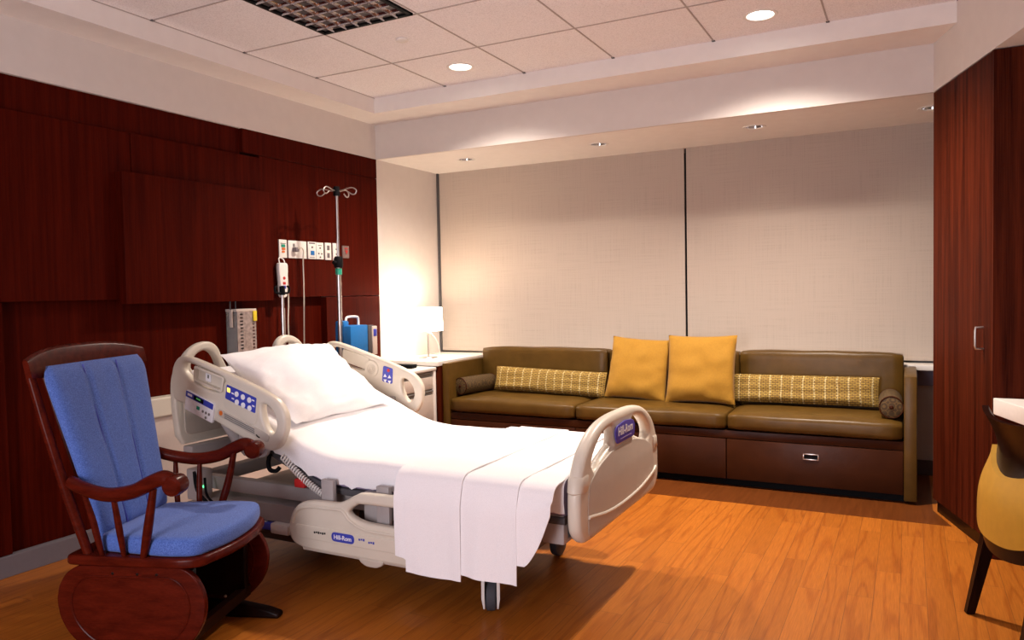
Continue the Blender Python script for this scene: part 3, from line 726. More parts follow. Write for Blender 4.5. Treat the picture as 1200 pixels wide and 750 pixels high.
# head side rails
OUT = [(.622, .79), (.604, .83), (.600, .88), (.607, .93), (.628, .972), (.665, .997), (.72, .994), (.802, .975), (.93, .938), (1.07, .895), (1.20, .850), (1.265, .818), (1.302, .775), (1.313, .73), (1.303, .675), (1.275, .625), (1.24, .602), (1.20, .598), (1.13, .618), (1.03, .650), (.93, .688), (.82, .730), (.70, .772)]
HOLE1 = [(.695, .966), (.75, .962), (.85, .936), (.945, .906), (.952, .875), (.930, .842), (.85, .848), (.77, .872), (.715, .902), (.682, .938)]
HOLE2 = [(1.176, .795), (1.215, .792), (1.250, .752), (1.258, .705), (1.232, .672), (1.200, .690), (1.178, .740)]
def head_rail(y, sgn):
    """sgn -1: outer face towards -Y"""
    m = T(0, y, 0) @ FRONT
    rl = obj('side_rail', plate([smooth_closed(OUT, 4), smooth_closed(HOLE1, 4), smooth_closed(HOLE2, 4)], .042, .013, m), 'bedplastic', bed)
    yo = y + sgn * .021                   # outer skin
    def skin(nm, pts, mat, th=.004, dy=0, bv=.001, par=rl, rnd=.006):
        return obj(nm, plate([round_poly(pts, rnd)], th, bv, T(0, yo + sgn * dy, 0) @ FRONT), mat, par)
    skin('raised_panel', [(.955, .895), (1.168, .825), (1.155, .735), (1.13, .70), (.945, .775)], 'bedplastic', .004, .0008, .0015, rnd=.03)
    kp = skin('keypad', [(.974, .879), (1.153, .826), (1.142, .758), (.961, .816)], 'blue', .004, .0035)
    for i in range(3):
        for j in range(2):
            cx_ = 1.035 + i * .038; cz = .838 - (cx_ - 1.035) * .30 - j * .036
            obj('button', plate([circ(cx_, cz, .0125, 14)], .003, .0006, T(0, yo + sgn * .0058, 0) @ FRONT), 'whitemark', kp)
    obj('lamp_button', plate([round_poly([(.978, .866), (.996, .861), (.995, .842), (.977, .847)], .003)], .003, .0005, T(0, yo + sgn * .0058, 0) @ FRONT), 'amber', kp)
    for z_ in (.845, .822): obj('print', plate([[(1.004, z_), (1.018, z_ - .004), (1.018, z_ - .010), (1.004, z_ - .006)]], .002, 0, T(0, yo + sgn * .0058, 0) @ FRONT), 'whitemark', kp)
    for z_ in (.80, .775): obj('print', plate([[(1.128, z_ + .02), (1.142, z_ + .016), (1.142, z_ + .010), (1.128, z_ + .014)]], .002, 0, T(0, yo + sgn * .0058, 0) @ FRONT), 'whitemark', kp)
    st = skin('label_strip', [(.912, .768), (1.224, .668), (1.210, .632), (.906, .736)], 'bedplastic2', .005, .001, .0015, rnd=.014)
    for o_ in (0, .0085, .017): obj('print', plate([[(.952, .7475 - o_), (1.135, .689 - o_), (1.134, .6845 - o_), (.951, .743 - o_)]], .002, 0, T(0, yo + sgn * .004, 0) @ FRONT), 'greyprint', st)
    obj('print', plate([circ(.930, .747, .011, 12)], .002, 0, T(0, yo + sgn * .004, 0) @ FRONT), 'orange', st)
    obj('print', MB().tube([(1.165 + .02 * math.cos(a), yo + sgn * .004, .670 + .016 * math.sin(a)) for a in [PI * 1.1 + k * .16 for k in range(9)]], .003, 6), 'black', st)
    lc = skin('control_panel', [(.717, .845), (.896, .788), (.878, .698), (.699, .755)], 'whitemark', .014, .004, .002)
    fz = T(0, yo + sgn * .0115, 0) @ FRONT
    obj('blue_band', plate([[(.718, .842), (.893, .786), (.888, .760), (.713, .816)]], .002, 0, fz), 'blue', lc)
    obj('display', plate([[(.770, .822), (.832, .802), (.828, .783), (.766, .803)]], .003, 0, fz), 'black', lc)
    obj('print', plate([[(.785, .812), (.812, .803), (.811, .796), (.784, .805)]], .0036, 0, fz), 'display', lc)
    obj('print', plate([[(.728, .832), (.758, .823), (.756, .812), (.726, .821)]], .003, 0, fz), 'whitemark', lc)
    obj('print', plate([[(.785, .774), (.803, .768), (.800, .753), (.782, .759)]], .003, 0, fz), 'green', lc)
    for c in ((.823, .750), (.843, .744), (.862, .738), (.840, .722)): obj('button', plate([circ(*c, .0065, 10)], .003, .0004, fz), 'greyprint', lc)
    # phone cradle in the grip opening
    yc = y + sgn * .006
    cr = obj('cradle', plate([round_poly([(.758, .958), (.950, .908), (.932, .836), (.750, .884)], .012), round_poly([(.762, .944), (.936, .899), (.922, .850), (.756, .892)], .009)], .028, .004, T(0, yc, 0) @ FRONT), 'bedplastic', rl)
    obj('cradle_back', plate([[(.756, .950), (.941, .903), (.926, .842), (.750, .888)]], .003, 0, T(0, yc - sgn * .012, 0) @ FRONT), 'bedplastic', cr)
    obj('symbol', plate([round_poly([(.812, .925), (.845, .917), (.842, .880), (.809, .888)], .004)], .003, 0, T(0, yc - sgn * .0075, 0) @ FRONT), 'whitemark', cr)
    obj('symbol_mark', plate([[(.824, .915), (.834, .913), (.832, .897), (.822, .899)]], .003, 0, T(0, yc - sgn * .0065, 0) @ FRONT), 'greyprint', cr)
    # inner face: speaker, small keypad, latch
    yi = y - sgn * .021
    sp = obj('speaker', MB().lathe([(0, .004), (.030, .004), (.033, .006), (.046, .006), (.050, .0), (0, 0)], (.974, yi, .848), 24, RX(90 if sgn > 0 else -90)), 'bedplastic', rl)
    for r_ in (.010, .018, .026): obj('grille_ring', MB().tube([(.974 + r_ * math.cos(k * PI / 10), yi - sgn * .0045, .848 + r_ * math.sin(k * PI / 10)) for k in range(20)], .0015, 5, True), 'bedplastic2', sp)
    ik = obj('patient_keypad', plate([round_poly([(1.058, .868), (1.123, .853), (1.117, .765), (1.046, .780)], .012)], .004, .001, T(0, yi - sgn * .0012, 0) @ FRONT), 'blue', rl)
    for i in range(2):
        for j in range(2): obj('button', plate([[(-.011, -.008), (.011, -.008), (0, .010)] if j == 0 else [(-.011, .008), (.011, .008), (0, -.010)]], .003, 0, T(1.070 + i * .030, yi - sgn * .0035, .812 - i * .006 - j * .030) @ FRONT), 'whitemark', ik)
    obj('button', plate([circ(1.094, .842, .010, 12)], .003, 0, T(0, yi - sgn * .0035, 0) @ FRONT), 'red', ik)
    obj('latch', MB().box(1.085, 1.137, min(yi, yi - sgn * .012), max(yi, yi - sgn * .012), .650, .698, .004), 'bedframe', rl)
    # arm that joins the rail to the frame
    yb = y - sgn * .05
    obj('rail_arm', MB().tube([(.93, y, .70), (.94, yb, .62), (.96, y - sgn * .10, .55)], [.022, .026, .026], 12), 'bedframe', rl)
    obj('rail_bracket', plate([round_poly([(.985, .69), (1.17, .63), (1.16, .56), (1.10, .545), (.99, .60)], .03)], .02, .004, T(0, y - sgn * .03, 0) @ FRONT), 'bedframe', rl)
head_rail(2.415, -1)
head_rail(2 * BY - 2.415, 1)
# lowered foot side rails
FO = [(1.322, .265), (1.330, .31), (1.352, .356), (1.39, .39), (1.442, .405), (1.52, .410), (1.59, .412), (1.64, .430), (1.69, .456), (1.75, .468), (2.05, .470), (2.16, .455), (2.22, .41), (2.25, .33), (2.24, .24), (2.19, .205), (2.05, .198), (1.50, .198), (1.40, .202), (1.345, .222)]
FH = [(1.652, .385), (1.69, .413), (1.74, .422), (2.05, .422), (2.13, .405), (2.15, .375), (2.10, .348), (1.80, .346), (1.72, .350), (1.668, .366)]
def foot_rail(y, sgn):
    rl = obj('foot_rail', plate([smooth_closed(FO, 4), smooth_closed(FH, 4)], .042, .014, T(0, y, 0) @ FRONT), 'bedplastic', bed)
    yo = y + sgn * .021
    obj('raised_contour', MB().tube([(x, yo, z) for x, z in smooth_open([(1.352, .305), (1.38, .36), (1.45, .382), (1.53, .385), (1.60, .388), (1.63, .382), (1.66, .35), (1.72, .325), (1.80, .318), (2.15, .318)], 5)], .0065, 8), 'bedplastic', rl)
    sp = obj('label_strip', plate([round_poly([(1.365, .303), (2.20, .299), (2.20, .246), (1.375, .246)], [.02, .01, .01, .025])], .008, .003, T(0, yo, 0) @ FRONT), 'bedplastic', rl)
    bd = obj('badge', plate([round_poly([(1.568, .294), (1.686, .294), (1.686, .256), (1.568, .256)], .0185)], .004, .001, T(0, yo + sgn * .0045, 0) @ FRONT), 'blue', sp)
    fl = Matrix() if sgn < 0 else T(2 * 1.627, 0, 0) @ Matrix.Diagonal((-1, 1, 1, 1))
    obj('lettering', lettering('Hill-Rom', .0255, fl @ T(1.627, yo + sgn * .0068, .2745) @ FRONT, bold=.0004), 'whitemark', bd)
    for x0, x1, z_, mt in ((1.472, 1.545, .279, 'black'), (1.708, 1.75, .280, 'blue'), (1.757, 1.796, .274, 'blue')):
        n_ = int((x1 - x0) / .011); pm = MB()
        for k in range(n_): pm.box(x0 + k * .011, x0 + k * .011 + .008, min(yo + sgn * .0035, yo + sgn * .0048), max(yo + sgn * .0035, yo + sgn * .0048), z_ - .004 + .002 * (k % 2), z_ + .004 + .001 * (k % 3))
        obj('print', pm, mt, sp)
    obj('release_lever', plate([round_poly([(1.70, .205), (1.83, .205), (1.82, .185), (1.79, .172), (1.74, .172), (1.71, .185)], .012)], .03, .006, T(0, y + sgn * .008, 0) @ FRONT), 'bedplastic2', rl)
    obj('bottom_bead', MB().tube([(1.40, y + sgn * .006, .199), (2.18, y + sgn * .006, .199)], .009, 8), 'bedplastic2', rl)
    for x in (1.50, 1.79):
        obj('rail_arm', MB().box(x - .032, x + .032, min(y - sgn * .055, y - sgn * .03), max(y - sgn * .055, y - sgn * .03), .30, .49, .004), 'bedframe', rl)
foot_rail(2.402, -1); foot_rail(2 * BY - 2.402, 1)
# footboard
FB = 2.94; HW = .49
half = [(0, .775), (.10, .774), (.20, .766), (.28, .748), (.36, .712), (.42, .665), (.462, .60), (.480, .54), (.484, .48), (.482, .42), (.468, .385), (.43, .352), (.37, .342), (.15, .342)]
pl = [(FB + y, z) for y, z in half] + [(FB - y, z) for y, z in half[::-1][:-1]]
pl = smooth_closed(pl, 3)
h1 = [(FB - .345, .622), (FB - .322, .660), (FB - .245, .709), (FB - .155, .726), (FB - .116, .718), (FB - .114, .662), (FB - .15, .648), (FB - .24, .618), (FB - .305, .590)]
h2 = [(2 * FB - y, z) for y, z in h1]
fb = obj('footboard', plate([pl, smooth_closed(h1, 4), smooth_closed(h2, 4)], .052, .022, T(2.614, 0, 0) @ SIDE, 4), 'bedplastic', bed)
pn = [(FB + y, z) for y, z in ((-.40, .36), (-.40, .50), (-.38, .56), (-.28, .605), (-.14, .635), (0, .642), (.14, .635), (.28, .605), (.38, .56), (.40, .50), (.40, .36))]
obj('outer_panel', plate([round_poly(pn, .03)], .010, .004, T(2.638, 0, 0) @ SIDE), 'bedplastic2', fb)
obj('lower_ridge', MB().tube([(2.642, FB + y, z) for y, z in smooth_open([(-.40, .437), (-.36, .432), (-.2, .408), (0, .400), (.2, .408), (.36, .432), (.43, .452)], 5)], .007, 8), 'bedplastic', fb)
for s in (-1, 1):
    ring = []
    for z, e in ((.535, -.003), (.543, .004), (.590, .004), (.600, -.003)):
        w_ = .484 - max(0, z - .54) * .25
        ring.append([(2.614 + x * (.027 + e * .8), FB + s * (w_ - .075 * (.5 - yy * .5) + (e if yy > 0 else 0)), z) for x, yy in ((-1, -1), (1, -1), (1, .1), (.85, .55), (.5, .9), (0, 1), (-.5, .9), (-.85, .55), (-1, .1))])
    mbr = MB(); mbr.loft(ring); obj('corner_bumper', mbr, 'bedplastic', fb)
lp = obj('badge', plate([round_poly([(FB - .100, .652), (FB + .115, .652), (FB + .128, .700), (FB + .10, .724), (FB, .734), (FB - .10, .724), (FB - .122, .700)], .018)], .005, .0015, T(2.645, 0, 0) @ SIDE), 'violet', fb)
obj('lettering', lettering('Hill-Rom', .050, T(2.6480, FB + .005, .697) @ SIDE, bold=.0006), 'whitemark', lp)
obj('print', MB().box(2.6475, 2.6482, FB - .06, FB + .075, .6655, .668), 'mattress', lp)

# mattress and deck: head section raised
XH, XP, ZP, SL = .625, 1.43, .568, .43
def topz(x):
    t = XP - x
    return ZP + (0 if t < -.12 else (SL * (t + .12) ** 2 / .48 if t < .12 else SL * t))
def section(x, y0, y1, top, th, rr):
    z1 = top; z0 = top - th; p = []
    for (yy, zz, a0) in ((y1 - rr, z1 - rr, 0), (y0 + rr, z1 - rr, 90), (y0 + rr, z0 + rr, 180), (y1 - rr, z0 + rr, 270)):
        for k in range(5): a = R(a0 + 22.5 * k); p.append((x, yy + rr * math.cos(a), zz + rr * math.sin(a)))
    return p
xs = [XH + (2.565 - XH) * i / 44 for i in range(45)]
obj('mattress', MB().loft([section(x, 2.482, 3.378, topz(x), .125, .035) for x in xs]), 'mattress', bed, angle=60)
obj('mattress_deck', MB().loft([section(x, 2.495, 3.365, topz(x) - .127, .03, .008) for x in xs]), 'deepgrey', bed, angle=60)
# frame, shroud, lift arms, casters
obj('upper_frame', MB().box(.56, 2.56, 2.53, 2.575, .345, .41, .005).box(.56, 2.56, 3.285, 3.33, .345, .41, .005).box(.56, .62, 2.53, 3.33, .345, .41, .005).box(2.47, 2.56, 2.50, 3.36, .335, .445, .006), 'bedframe', bed)
obj('head_crossbar', MB().box(.535, .60, 2.50, 3.36, .500, .548, .006), 'bedframe', bed)
sh = []
for x, zt in ((.60, .30), (.68, .315), (.85, .325), (1.10, .330), (1.30, .325), (1.44, .305), (1.47, .285)):
    sh.append([(x, 2.555, .215), (x, 2.535, .235), (x, 2.545, zt - .02), (x, 2.585, zt), (x, 3.275, zt), (x, 3.315, zt - .02), (x, 3.325, .235), (x, 3.305, .215)])
obj('base_shroud', MB().loft(sh), 'bedframe', bed)
obj('base_frame', MB().box(.68, 2.24, 2.575, 2.625, .13, .205, .006).box(.68, 2.24, 3.235, 3.285, .13, .205, .006).box(.68, .76, 2.60, 3.26, .13, .2, .005).box(2.14, 2.23, 2.60, 3.26, .13, .20, .005).box(.9, 2.0, 2.85, 3.01, .14, .21, .01), 'deepgrey', bed)
for x in (1.62, 2.05):
    [obj('lift_arm', MB().tube([(x - .25, yy, .19), (x, yy, .38)], .026, 10), 'deepgrey', bed) for yy in (2.70, 3.16)]
obj('motor_housing', MB().box(1.76, 1.88, 2.47, 2.56, .34, .43, .012).box(1.66, 1.74, 2.47, 2.54, .30, .45, .012), 'bedframe', bed)
pd = obj('brake_pedal', MB().box(.985, 1.085, 2.515, 2.60, .195, .225, .006), 'blue', bed)
obj('pedal_mark', MB().box(1.02, 1.04, 2.53, 2.55, .225, .2275, .001), 'whitemark', pd)
obj('steer_pedal', MB().box(1.090, 1.20, 2.505, 2.60, .185, .235, .01), 'white', bed)
obj('pedal_bar', MB().tube([(.95, 2.56, .19), (1.34, 2.56, .185)], .018, 10), 'deepgrey', bed)
def caster(x, y, skirt, rot=0):
    q_ = T(x, y, 0) @ RZ(rot) @ T(-x, -y, 0)
    w = obj('caster', MB().lathe([(.0, -.022), (.052, -.022), (.062, -.016), (.064, 0), (.062, .016), (.052, .022), (0, .022)], (x, y, .0645), 24, RZ(rot) @ RY(90)), 'rubber', bed)
    if skirt:
        fk = MB()
        for s in (-1, 1):
            fk.loft([[(x + s * .024, y - .062, .14), (x + s * .036, y - .062, .14), (x + s * .036, y + .05, .14), (x + s * .024, y + .05, .14)],
                     [(x + s * .024, y - .066, .07), (x + s * .036, y - .066, .07), (x + s * .036, y + .045, .08), (x + s * .024, y + .045, .08)],
                     [(x + s * .024, y - .045, .022), (x + s * .030, y - .045, .022), (x + s * .030, y + .02, .035), (x + s * .024, y + .02, .035)]])
        fk.box(x - .036, x + .036, y - .052, y + .052, .132, .19, .012); bmesh.ops.transform(fk.bm, matrix=q_, verts=fk.bm.verts[:])
        obj('fork', fk, 'white', w)
    else:
        obj('fork', MB().box(x - .034, x + .034, y - .03, y + .03, .128, .15, .005).box(x - .034, x - .026, y - .03, y + .03, .06, .14).box(x + .026, x + .034, y - .03, y + .03, .06, .14), 'deepgrey', w)
caster(2.20, 2.585, 1, 28); caster(2.185, 3.275, 0); caster(.74, 2.60, 0); caster(.74, 3.26, 0)
hx = []
A_, B_ = Vector((1.215, 2.470, .560)), Vector((1.50, 2.475, .388))
for k in range(25 * 10 + 1):
    t = k / 250; p = A_.lerp(B_, t); p.z -= .03 * math.sin(PI * t) * .6
    d_ = (B_ - A_).normalized(); u = Vector((0, 1, 0)); v = d_.cross(u); a = 2 * PI * k / 10
    hx.append(p + (u * math.cos(a) + v * math.sin(a)) * .0125)
obj('coiled_cord', MB().tube(hx, .0036, 6), 'white', bed)
obj('release_handle', MB().box(1.285, 1.345, 2.462, 2.50, .428, .468, .008), 'red', bed)
obj('black_cable', MB().tube(smooth_open([(1.13, 2.48, .56), (1.125, 2.475, .52), (1.135, 2.475, .49), (1.16, 2.485, .485), (1.17, 2.50, .50)], 5), .010, 8), 'black', bed)
vp = obj('transport_pole', MB().tube([(.47, 3.262, .50), (.47, 3.262, 1.30)], .009, 10).tube([(.47, 3.262, .50), (.47, 3.262, 1.20)], .0125, 10).box(.44, .535, 3.24, 3.285, .50, .56, .006), 'chrome', bed)
hk = MB().lathe([(0, 0), (.016, 0), (.016, .05), (0, .055)], (.47, 3.262, 1.275), 14)
for s in (-1, 1): hk.tube(smooth_open([(.47, 3.262, 1.29), (.47, 3.262 + s * .03, 1.286), (.47, 3.262 + s * .052, 1.292), (.47, 3.262 + s * .056, 1.315), (.47, 3.262 + s * .042, 1.326)], 4), .0065, 8)
obj('pole_hook', hk, 'black', vp)
el = obj('electrical_box', MB().box(.60, .70, 2.46, 2.53, .30, .45, .008), 'bedframe', bed)
obj('status_light', MB().sphere((.702, 2.475, .37), .006), 'greenled', el)
obj('cable_bundle', MB().tube(smooth_open([(.66, 2.46, .44), (.70, 2.44, .36), (.76, 2.45, .30), (.85, 2.46, .26), (.95, 2.50, .24)], 5), .009, 8).tube(smooth_open([(.74, 2.45, .42), (.78, 2.43, .34), (.86, 2.45, .29), (.94, 2.50, .27)], 5), .006, 8), 'black', bed)
obj('connector', MB().box(.83, .90, 2.45, 2.48, .285, .315, .006), 'red', bed)

# linens
def fit_sheet():
    mb = MB(); rows = []
    prof = [(.004, -.112), (-.004, -.070), (-.002, -.035)] + [(.033 - .035 * math.cos(R(a)), -.033 + .035 * math.sin(R(a)) + .003) for a in (15, 40, 65, 88)]
    nx_ = 90
    for i in range(nx_ + 1):
        x = XH + .0 + (2.572 - XH) * i / nx_; z = topz(x) + .003; row = []
        for d, dz in prof: row.append((d, dz))
        ys = [2.478 + d for d, dz in row]; zs = [z + dz for d, dz in row]
        m = 22
        for k in range(1, m): ys.append(2.515 + (3.345 - 2.515) * k / m); zs.append(z + .003)
        for d, dz in row[::-1]: ys.append(3.382 - d); zs.append(z + dz)
        pts = []
        for j, (y, zz) in enumerate(zip(ys, zs)):
            nz = noise.noise(Vector((x * 7, y * 5, 1.3))) * .007 + noise.noise(Vector((x * 22, y * 9 + x * 6, 4))) * .002
            side = (j < 3 or j > len(ys) - 4)
            hem = noise.noise(Vector((x * 21, 0 if j < 5 else 9, 7)))
            dy_ = (-.016 * abs(hem) if j < 3 else (.016 * abs(hem) if side else 0)) * (1.0 if j in (0, len(ys) - 1) else .7)
            pts.append((x, y + dy_ - (.0 if not side else 0), zz + max(nz, -.001) * (0 if side else 1) + (hem * .018 if j in (0, len(ys) - 1) else 0)))
        rows.append(pts)
    mb.surf(rows); return mb
bs = tag(obj('bed_sheet', fit_sheet(), 'linen', angle=80), 'white fitted sheet tucked over the hospital bed mattress', 'bed sheet')
pmb = cushion(.60, .72, .20, seed=14, pinch=.05, wr=.013, n=40, p=2.3, q=.62)
for v in pmb.bm.verts:
    t = max(0, -v.co.x / .3); v.co.z = v.co.z * (1 + .10 * t) - .075 * t
put('bed_pillow', pmb, 'linen', 'plump white pillow lying on the raised head of the bed', 'pillow', T(.960, 2.915, .840) @ RY(30) @ RX(90))

def drape(x0, x1, lift, ynear, hem, hemfar, nx_=40, seed=0, fold=.008, curl=None, far=3.40):
    mb = MB(); rows = []
    for i in range(nx_ + 1):
        u = i / nx_; x = x0 + (x1 - x0) * u; z1 = topz(x) + .009 + lift; pts = []
        zb = hem(x); zf = hemfar
        # near hanging part, bottom to top
        m = 22
        for k in range(m):
            t = k / m; z = zb + (z1 - .05 - zb) * t
            f = (1 - t) ** .8
            dy_ = noise.noise(Vector((x * 9 + seed, z * 1.2, seed))) * fold * 2.2 * f + noise.noise(Vector((x * 24 + seed, z * 3, seed + 3))) * fold * .5 * f
            top_in = .018 * max(0, (t - .72) / .28) ** 2
            pts.append((x + (curl(x, t) if curl else 0), ynear - max(-.006, dy_) + top_in, z))
        for a in range(1, 7):
            aa = R(a * 15)
            pts.append((x, ynear + .018 + .06 * (1 - math.cos(aa)), z1 - .05 + .05 * math.sin(aa)))
        y0_ = ynear + .078
        for k in range(1, 25):
            y = y0_ + (far - .05 - y0_) * k / 24
            pts.append((x, y, z1 + abs(noise.noise(Vector((x * 6 + seed, y * 4.5, 2)))) * .007))
        for a in range(1, 7):
            aa = R(a * 15); pts.append((x, far - .05 + .05 * math.sin(aa), z1 - .05 + .05 * math.cos(aa)))
        for k in range(1, 6): pts.append((x, far + .004, z1 - .05 - (z1 - .05 - zf) * k / 5))
        rows.append(pts)
    rings = []
    for pts in rows:
        inner = []
        for k, p in enumerate(pts):
            a, b = pts[max(k - 1, 0)], pts[min(k + 1, len(pts) - 1)]
            ty, tz = b[1] - a[1], b[2] - a[2]; ln_ = math.hypot(ty, tz) or 1
            inner.append((p[0], p[1] + tz / ln_ * .004, p[2] - ty / ln_ * .004))
        rings.append(list(pts) + inner[::-1])
    mb.loft(rings)
    return mb
def hem_cov(x):
    t = max(0, (x - 2.46) / .11); return .285 + (.0 if x < 2.46 else .20 * min(1, t) ** 1.4)
tag(obj('bed_coverlet', drape(2.18, 2.568, .002, 2.372, hem_cov, .48, seed=5, far=3.40), 'linen2', angle=80), 'white coverlet hanging at the foot of the bed beside footboard', 'coverlet')
bl = thing('blanket', 'white folded blanket draped over the lower bed and hanging down', 'blanket', (2.15, 2.9, .58))
obj('blanket_body', drape(1.895, 2.432, .008, 2.366, lambda x: .243 - .030 * min(1, max(0, (x - 1.94) / .05)) + .004 * math.sin(x * 18), .47, seed=11, fold=.011, far=3.41), 'linen2', bl, angle=80)
obj('folded_flap', drape(1.952, 2.200, .0135, 2.3605, lambda x: .193 - .004 * math.sin((x - 1.95) * 12), .47, seed=23, fold=.007, far=3.416), 'linen', bl, angle=80)

# ------------------------------------------------------------------ glider rocking chair
rc = thing('glider_chair', 'cherry wood glider rocking chair with blue tweed cushions', 'rocking chair', (1.253, 1.855, 0), R(20.2))
FS = FRONT                                # (u,v,w)->(f, z, l=-w)
pan = [(-.19, .362), (.195, .362), (.235, .335), (.262, .29), (.272, .24), (.262, .18), (.235, .13), (.19, .085), (.15, .06), (-.15, .06), (-.19, .085), (-.235, .13), (-.262, .18), (-.272, .24), (-.262, .29), (-.235, .335)]
ins = [(x * .80, .215 + (z - .215) * .76) for x, z in pan]
for s in (-1, 1):
    sp = obj('side_panel', plate([round_poly(pan, .02)], .024, .004, T(0, s * .234, 0) @ FS), 'chairwood', rc, world=False)
    for q in (-1, 1):
        obj('moulding', MB().tube([(x, s * .234 + q * .0125, z) for x, z in round_poly(ins, .03)], .0035, 6, True), 'chairwood', sp, world=False)
    for x in (-.06, .03, .10): obj('screw_cap', MB().sphere((x, s * .234 + s * .0125, .338), .005, (1, .5, 1)), 'darkwood', sp, world=False)
    foot = [(-.30, .0), (-.30, .018), (-.26, .034), (-.15, .055), (-.05, .066), (.05, .066), (.15, .055), (.27, .034), (.318, .018), (.318, 0)]
    obj('foot_runner', plate([round_poly(foot, .01)], .05, .008, T(0, s * .225, 0) @ FS), 'darkwood', rc, world=False)
    # arm: S-curve with a scrolled knob
    arm = smooth_open([(-.205, s * .245, .650), (-.13, s * .262, .628), (-.04, s * .275, .616), (.05, s * .280, .630), (.115, s * .281, .660), (.160, s * .281, .676), (.192, s * .281, .664)], 5)
    am = MB(); rr_ = []
    for i, p in enumerate(arm):
        t = i / (len(arm) - 1); wv, hv = .023 + .009 * t, .023 + .004 * t
        tg = (arm[min(i + 1, len(arm) - 1)] - arm[max(i - 1, 0)]).normalized(); nrm = Vector((-tg.z, 0, tg.x))
        rr_.append([p + Vector((0, 1, 0)) * wv * math.cos(2 * PI * k / 14) + nrm * hv * math.sin(2 * PI * k / 14) for k in range(14)])
    am.loft(rr_)
    ar = obj('armrest', am, 'chairwood', rc, world=False, angle=70)
    obj('scroll', MB().lathe([(0, -.033), (.024, -.033), (.033, -.026), (.036, 0), (.033, .026), (.024, .033), (0, .033)], (.202, s * .281, .655), 22, RX(90)), 'chairwood', ar, world=False)
    for (fb_, ft, rr0, lb) in ((-.105, -.135, .010, .232), (-.02, -.03, .010, .238), (.055, .120, .0135, .246)):
        pts = [(fb_, s * lb, .395), (fb_ + (ft - fb_) * .3, s * (lb + .01), .46), (fb_ + (ft - fb_) * .6, s * (lb + .02), .53), (ft, s * .272, .618 + (.035 if ft > .1 else 0))]
        obj('spindle', MB().tube(smooth_open(pts, 4), [rr0 * (.8 + .35 * math.sin(PI * k / 12)) for k in range(13)], 10), 'chairwood', rc, world=False)
sb = [(-.235, -.25), (.18, -.262), (.258, -.240), (.298, -.10), (.305, 0), (.298, .10), (.258, .240), (.18, .262), (-.235, .25)]
obj('seat_board', plate([round_poly(sb, .03)], .034, .010, T(0, 0, .380)), 'chairwood', rc, world=False)
obj('glide_frame', MB().box(-.2, .2, -.20, -.17, .10, .34, .004).box(-.2, .2, .17, .20, .10, .34, .004).box(-.02, .02, -.215, .215, .03, .075, .004).box(-.23, -.19, -.215, .215, .09, .13).box(.17, .2, -.215, .215, .09, .13), 'darkwood', rc, world=False)
obj('bolt', MB().sphere((.12, .165, .10), .006), 'chrome', rc, world=False)
# back: posts, crest rail, slats, cushion
def bk(l, z, off=0): return (-.135 - (z - .40) * .245 + off, l, z)
for s in (-1, 1):
    obj('back_post', MB().tube([bk(s * .215, .385, -.035), bk(s * .245 + .005, .62, -.038), bk(s * .272 + .012, .85, -.034), bk(s * .292 + .02, 1.03, -.03)], [.016, .017, .016, .014], 12), 'chairwood', rc, world=False)
cr = MB(); rg = []
for i in range(25):
    u = -1 + i / 12; l = u * .318 + .022; hgt = 1.108 - .035 * abs(u) ** 3; low = .995 - .0 * u + .015 * abs(u) ** 2
    off = -.048 + .034 * u * u; th = .011
    rg.append([Vector(bk(l, low, off - th)), Vector(bk(l, low, off + th)), Vector(bk(l, hgt - .012, off + th)), Vector(bk(l, hgt, off + th * .3)), Vector(bk(l, hgt, off - th * .3)), Vector(bk(l, hgt - .012, off - th))])
cr.loft(rg); obj('crest_rail', cr, 'chairwood', rc, world=False, angle=60)
for u in (-.66, -.33, 0, .33, .66):
    obj('back_slat', MB().tube([bk(u * .20, .39, -.035), bk(u * .235, .70, -.055), bk(u * .265, 1.0, -.058)], .009, 8), 'chairwood', rc, world=False)
def back_cushion():
    mb = MB(); n, m = 42, 30; sides = []
    for sg in (1, -1):
        rows = []
        for i in range(n + 1):
            u = -1 + 2 * i / n; row = []
            for j in range(m + 1):
                v = j / m; z = .445 + .60 * v
                hw = .196 + (.280 - .196) * v
                # rounded top corners
                e = 1.0
                if v > .88: e = 1 - .10 * ((v - .88) / .12) ** 2.5
                edge = max(0, 1 - abs(u) ** 8) ** .5 * max(0, 1 - (2 * v - 1) ** 14) ** .5
                seam = 1 - .34 * math.exp(-((u + .36) / .035) ** 2) - .34 * math.exp(-((u - .30) / .035) ** 2)
                puff = edge * seam * .030 + .004 * noise.noise(Vector((u * 3, v * 4, 5))) * edge
                f, l, zz = bk(u * hw * e + .012 * v, z, .012 + (puff if sg > 0 else -.024 * edge))
                row.append((f, l, zz))
            rows.append(row)
        mb.surf(rows)
    bmesh.ops.remove_doubles(mb.bm, verts=mb.bm.verts[:], dist=1e-5); return mb
bcu = obj('back_cushion', back_cushion(), 'tweed', rc, world=False, angle=80)
for u in (-.36, .30):
    obj('seam', MB().tube([bk(u * (.196 + .084 * v) + .012 * v, .452 + .585 * v, .033) for v in [k / 12 for k in range(13)]], .0025, 6), 'blue', bcu, world=False)
def seat_cushion():
    mb = MB(); b = bmesh.new()
    base = round_poly([(-.145, -.205), (.13, -.250), (.242, -.240), (.285, -.10), (.292, 0), (.285, .10), (.242, .240), (.13, .250), (-.145, .205)], .04, 5)
    rings = []
    for z, k in ((.399, .965), (.403, .99), (.412, 1.0), (.438, 1.0), (.450, .985), (.457, .955), (.461, .88), (.464, .6), (.465, .25)):
        rings.append([(.06 + (x - .06) * k, y * k, z) for x, y in base])
    mb.loft(rings); return mb
obj('seat_cushion', seat_cushion(), 'tweed', rc, world=False, angle=60)

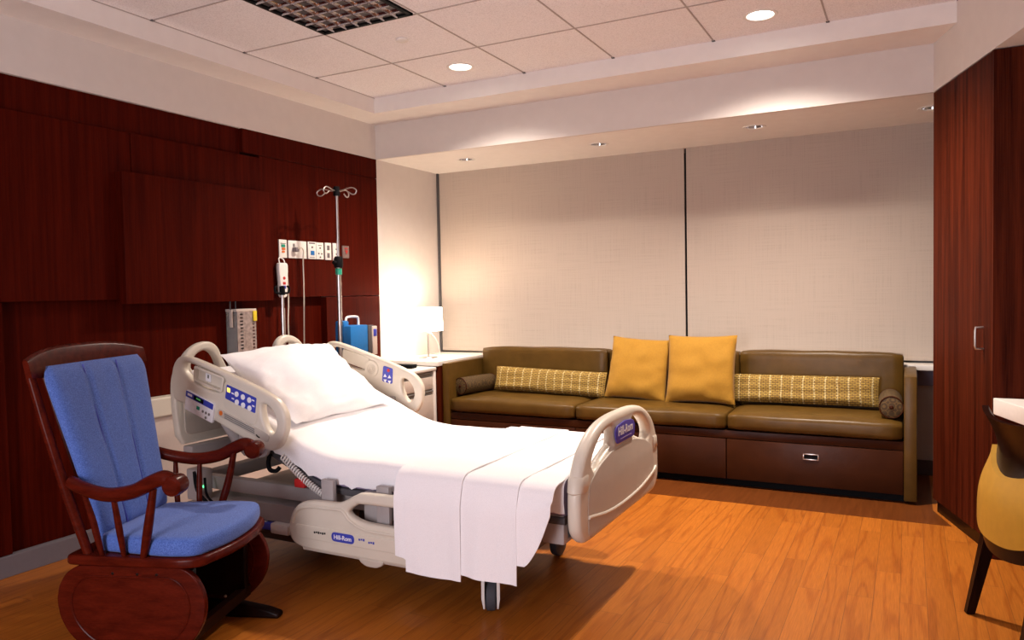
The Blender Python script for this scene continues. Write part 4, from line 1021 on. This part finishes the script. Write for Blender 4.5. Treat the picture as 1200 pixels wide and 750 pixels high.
# ------------------------------------------------------------------ lights
def spot(name, loc, energy, size=150, blend=.35, rad=.06, col=(1, .83, .66), aim=None):
    l = bpy.data.lights.new(name, 'SPOT'); l.energy = energy; l.spot_size = R(size); l.spot_blend = blend; l.shadow_soft_size = rad; l.color = col
    o = bpy.data.objects.new(name, l); COL.objects.link(o); o.location = loc; return o
WARM = (1, .80, .62); NEUT = (1, .86, .74)
spot('ceiling_lamp', (*LIT[0], H - .012), 290, 141, 1.0, .05, NEUT)
spot('ceiling_lamp', (*LIT[1], H - .012), 360, 141, 1.0, .05, NEUT)
for (x, y) in SOF: spot('soffit_lamp', (x, y, HS - .004), 3, 120, .6, .03, WARM)
ar_ = bpy.data.lights.new('cool_fill_light', 'AREA'); ar_.shape = 'RECTANGLE'; ar_.size = 1.0; ar_.size_y = 1.7; ar_.energy = 98; ar_.color = (.96, .92, 1.0)  # cool fill light added behind the camera to brighten faces turned that way
ao = bpy.data.objects.new('cool_fill_light', ar_); COL.objects.link(ao); ao.location = (2.5, -1.66, 1.24); ao.rotation_euler = (R(90), 0, 0)
pl_ = bpy.data.lights.new('lamp_bulb', 'POINT'); pl_.energy = 9; pl_.color = (1, .80, .58); pl_.shadow_soft_size = .03
po = bpy.data.objects.new('lamp_bulb', pl_); COL.objects.link(po); po.location = (lx, ly, 1.12)
w = bpy.data.worlds.new('World'); scene.world = w; w.use_nodes = True
w.node_tree.nodes['Background'].inputs[0].default_value = (.5, .42, .4, 1); w.node_tree.nodes['Background'].inputs[1].default_value = .02

# ------------------------------------------------------------------ camera
cd = bpy.data.cameras.new('Camera'); cam = bpy.data.objects.new('Camera', cd); COL.objects.link(cam)
cd.sensor_width = 36; cd.sensor_fit = 'HORIZONTAL'; cd.lens = 890.386 / 1200 * 36; cd.clip_start = .02
yaw, pitch, roll = R(-27.575), R(-2.11), R(-1.075)
F = Vector((math.sin(yaw) * math.cos(pitch), math.cos(yaw) * math.cos(pitch), math.sin(pitch)))
R0 = F.cross(Vector((0, 0, 1))).normalized(); U0 = R0.cross(F)
Rv = R0 * math.cos(roll) + U0 * math.sin(roll); Uv = -R0 * math.sin(roll) + U0 * math.cos(roll)
mw = Matrix((Rv, Uv, -F)).transposed().to_4x4(); mw.translation = (3.678, -.02, 1.268)
cam.matrix_world = mw
scene.camera = cam
vs = scene.view_settings
vs.view_transform = 'Standard'; vs.look = 'None'; vs.gamma = 1; vs.use_curve_mapping = False; vs.exposure = 0.0
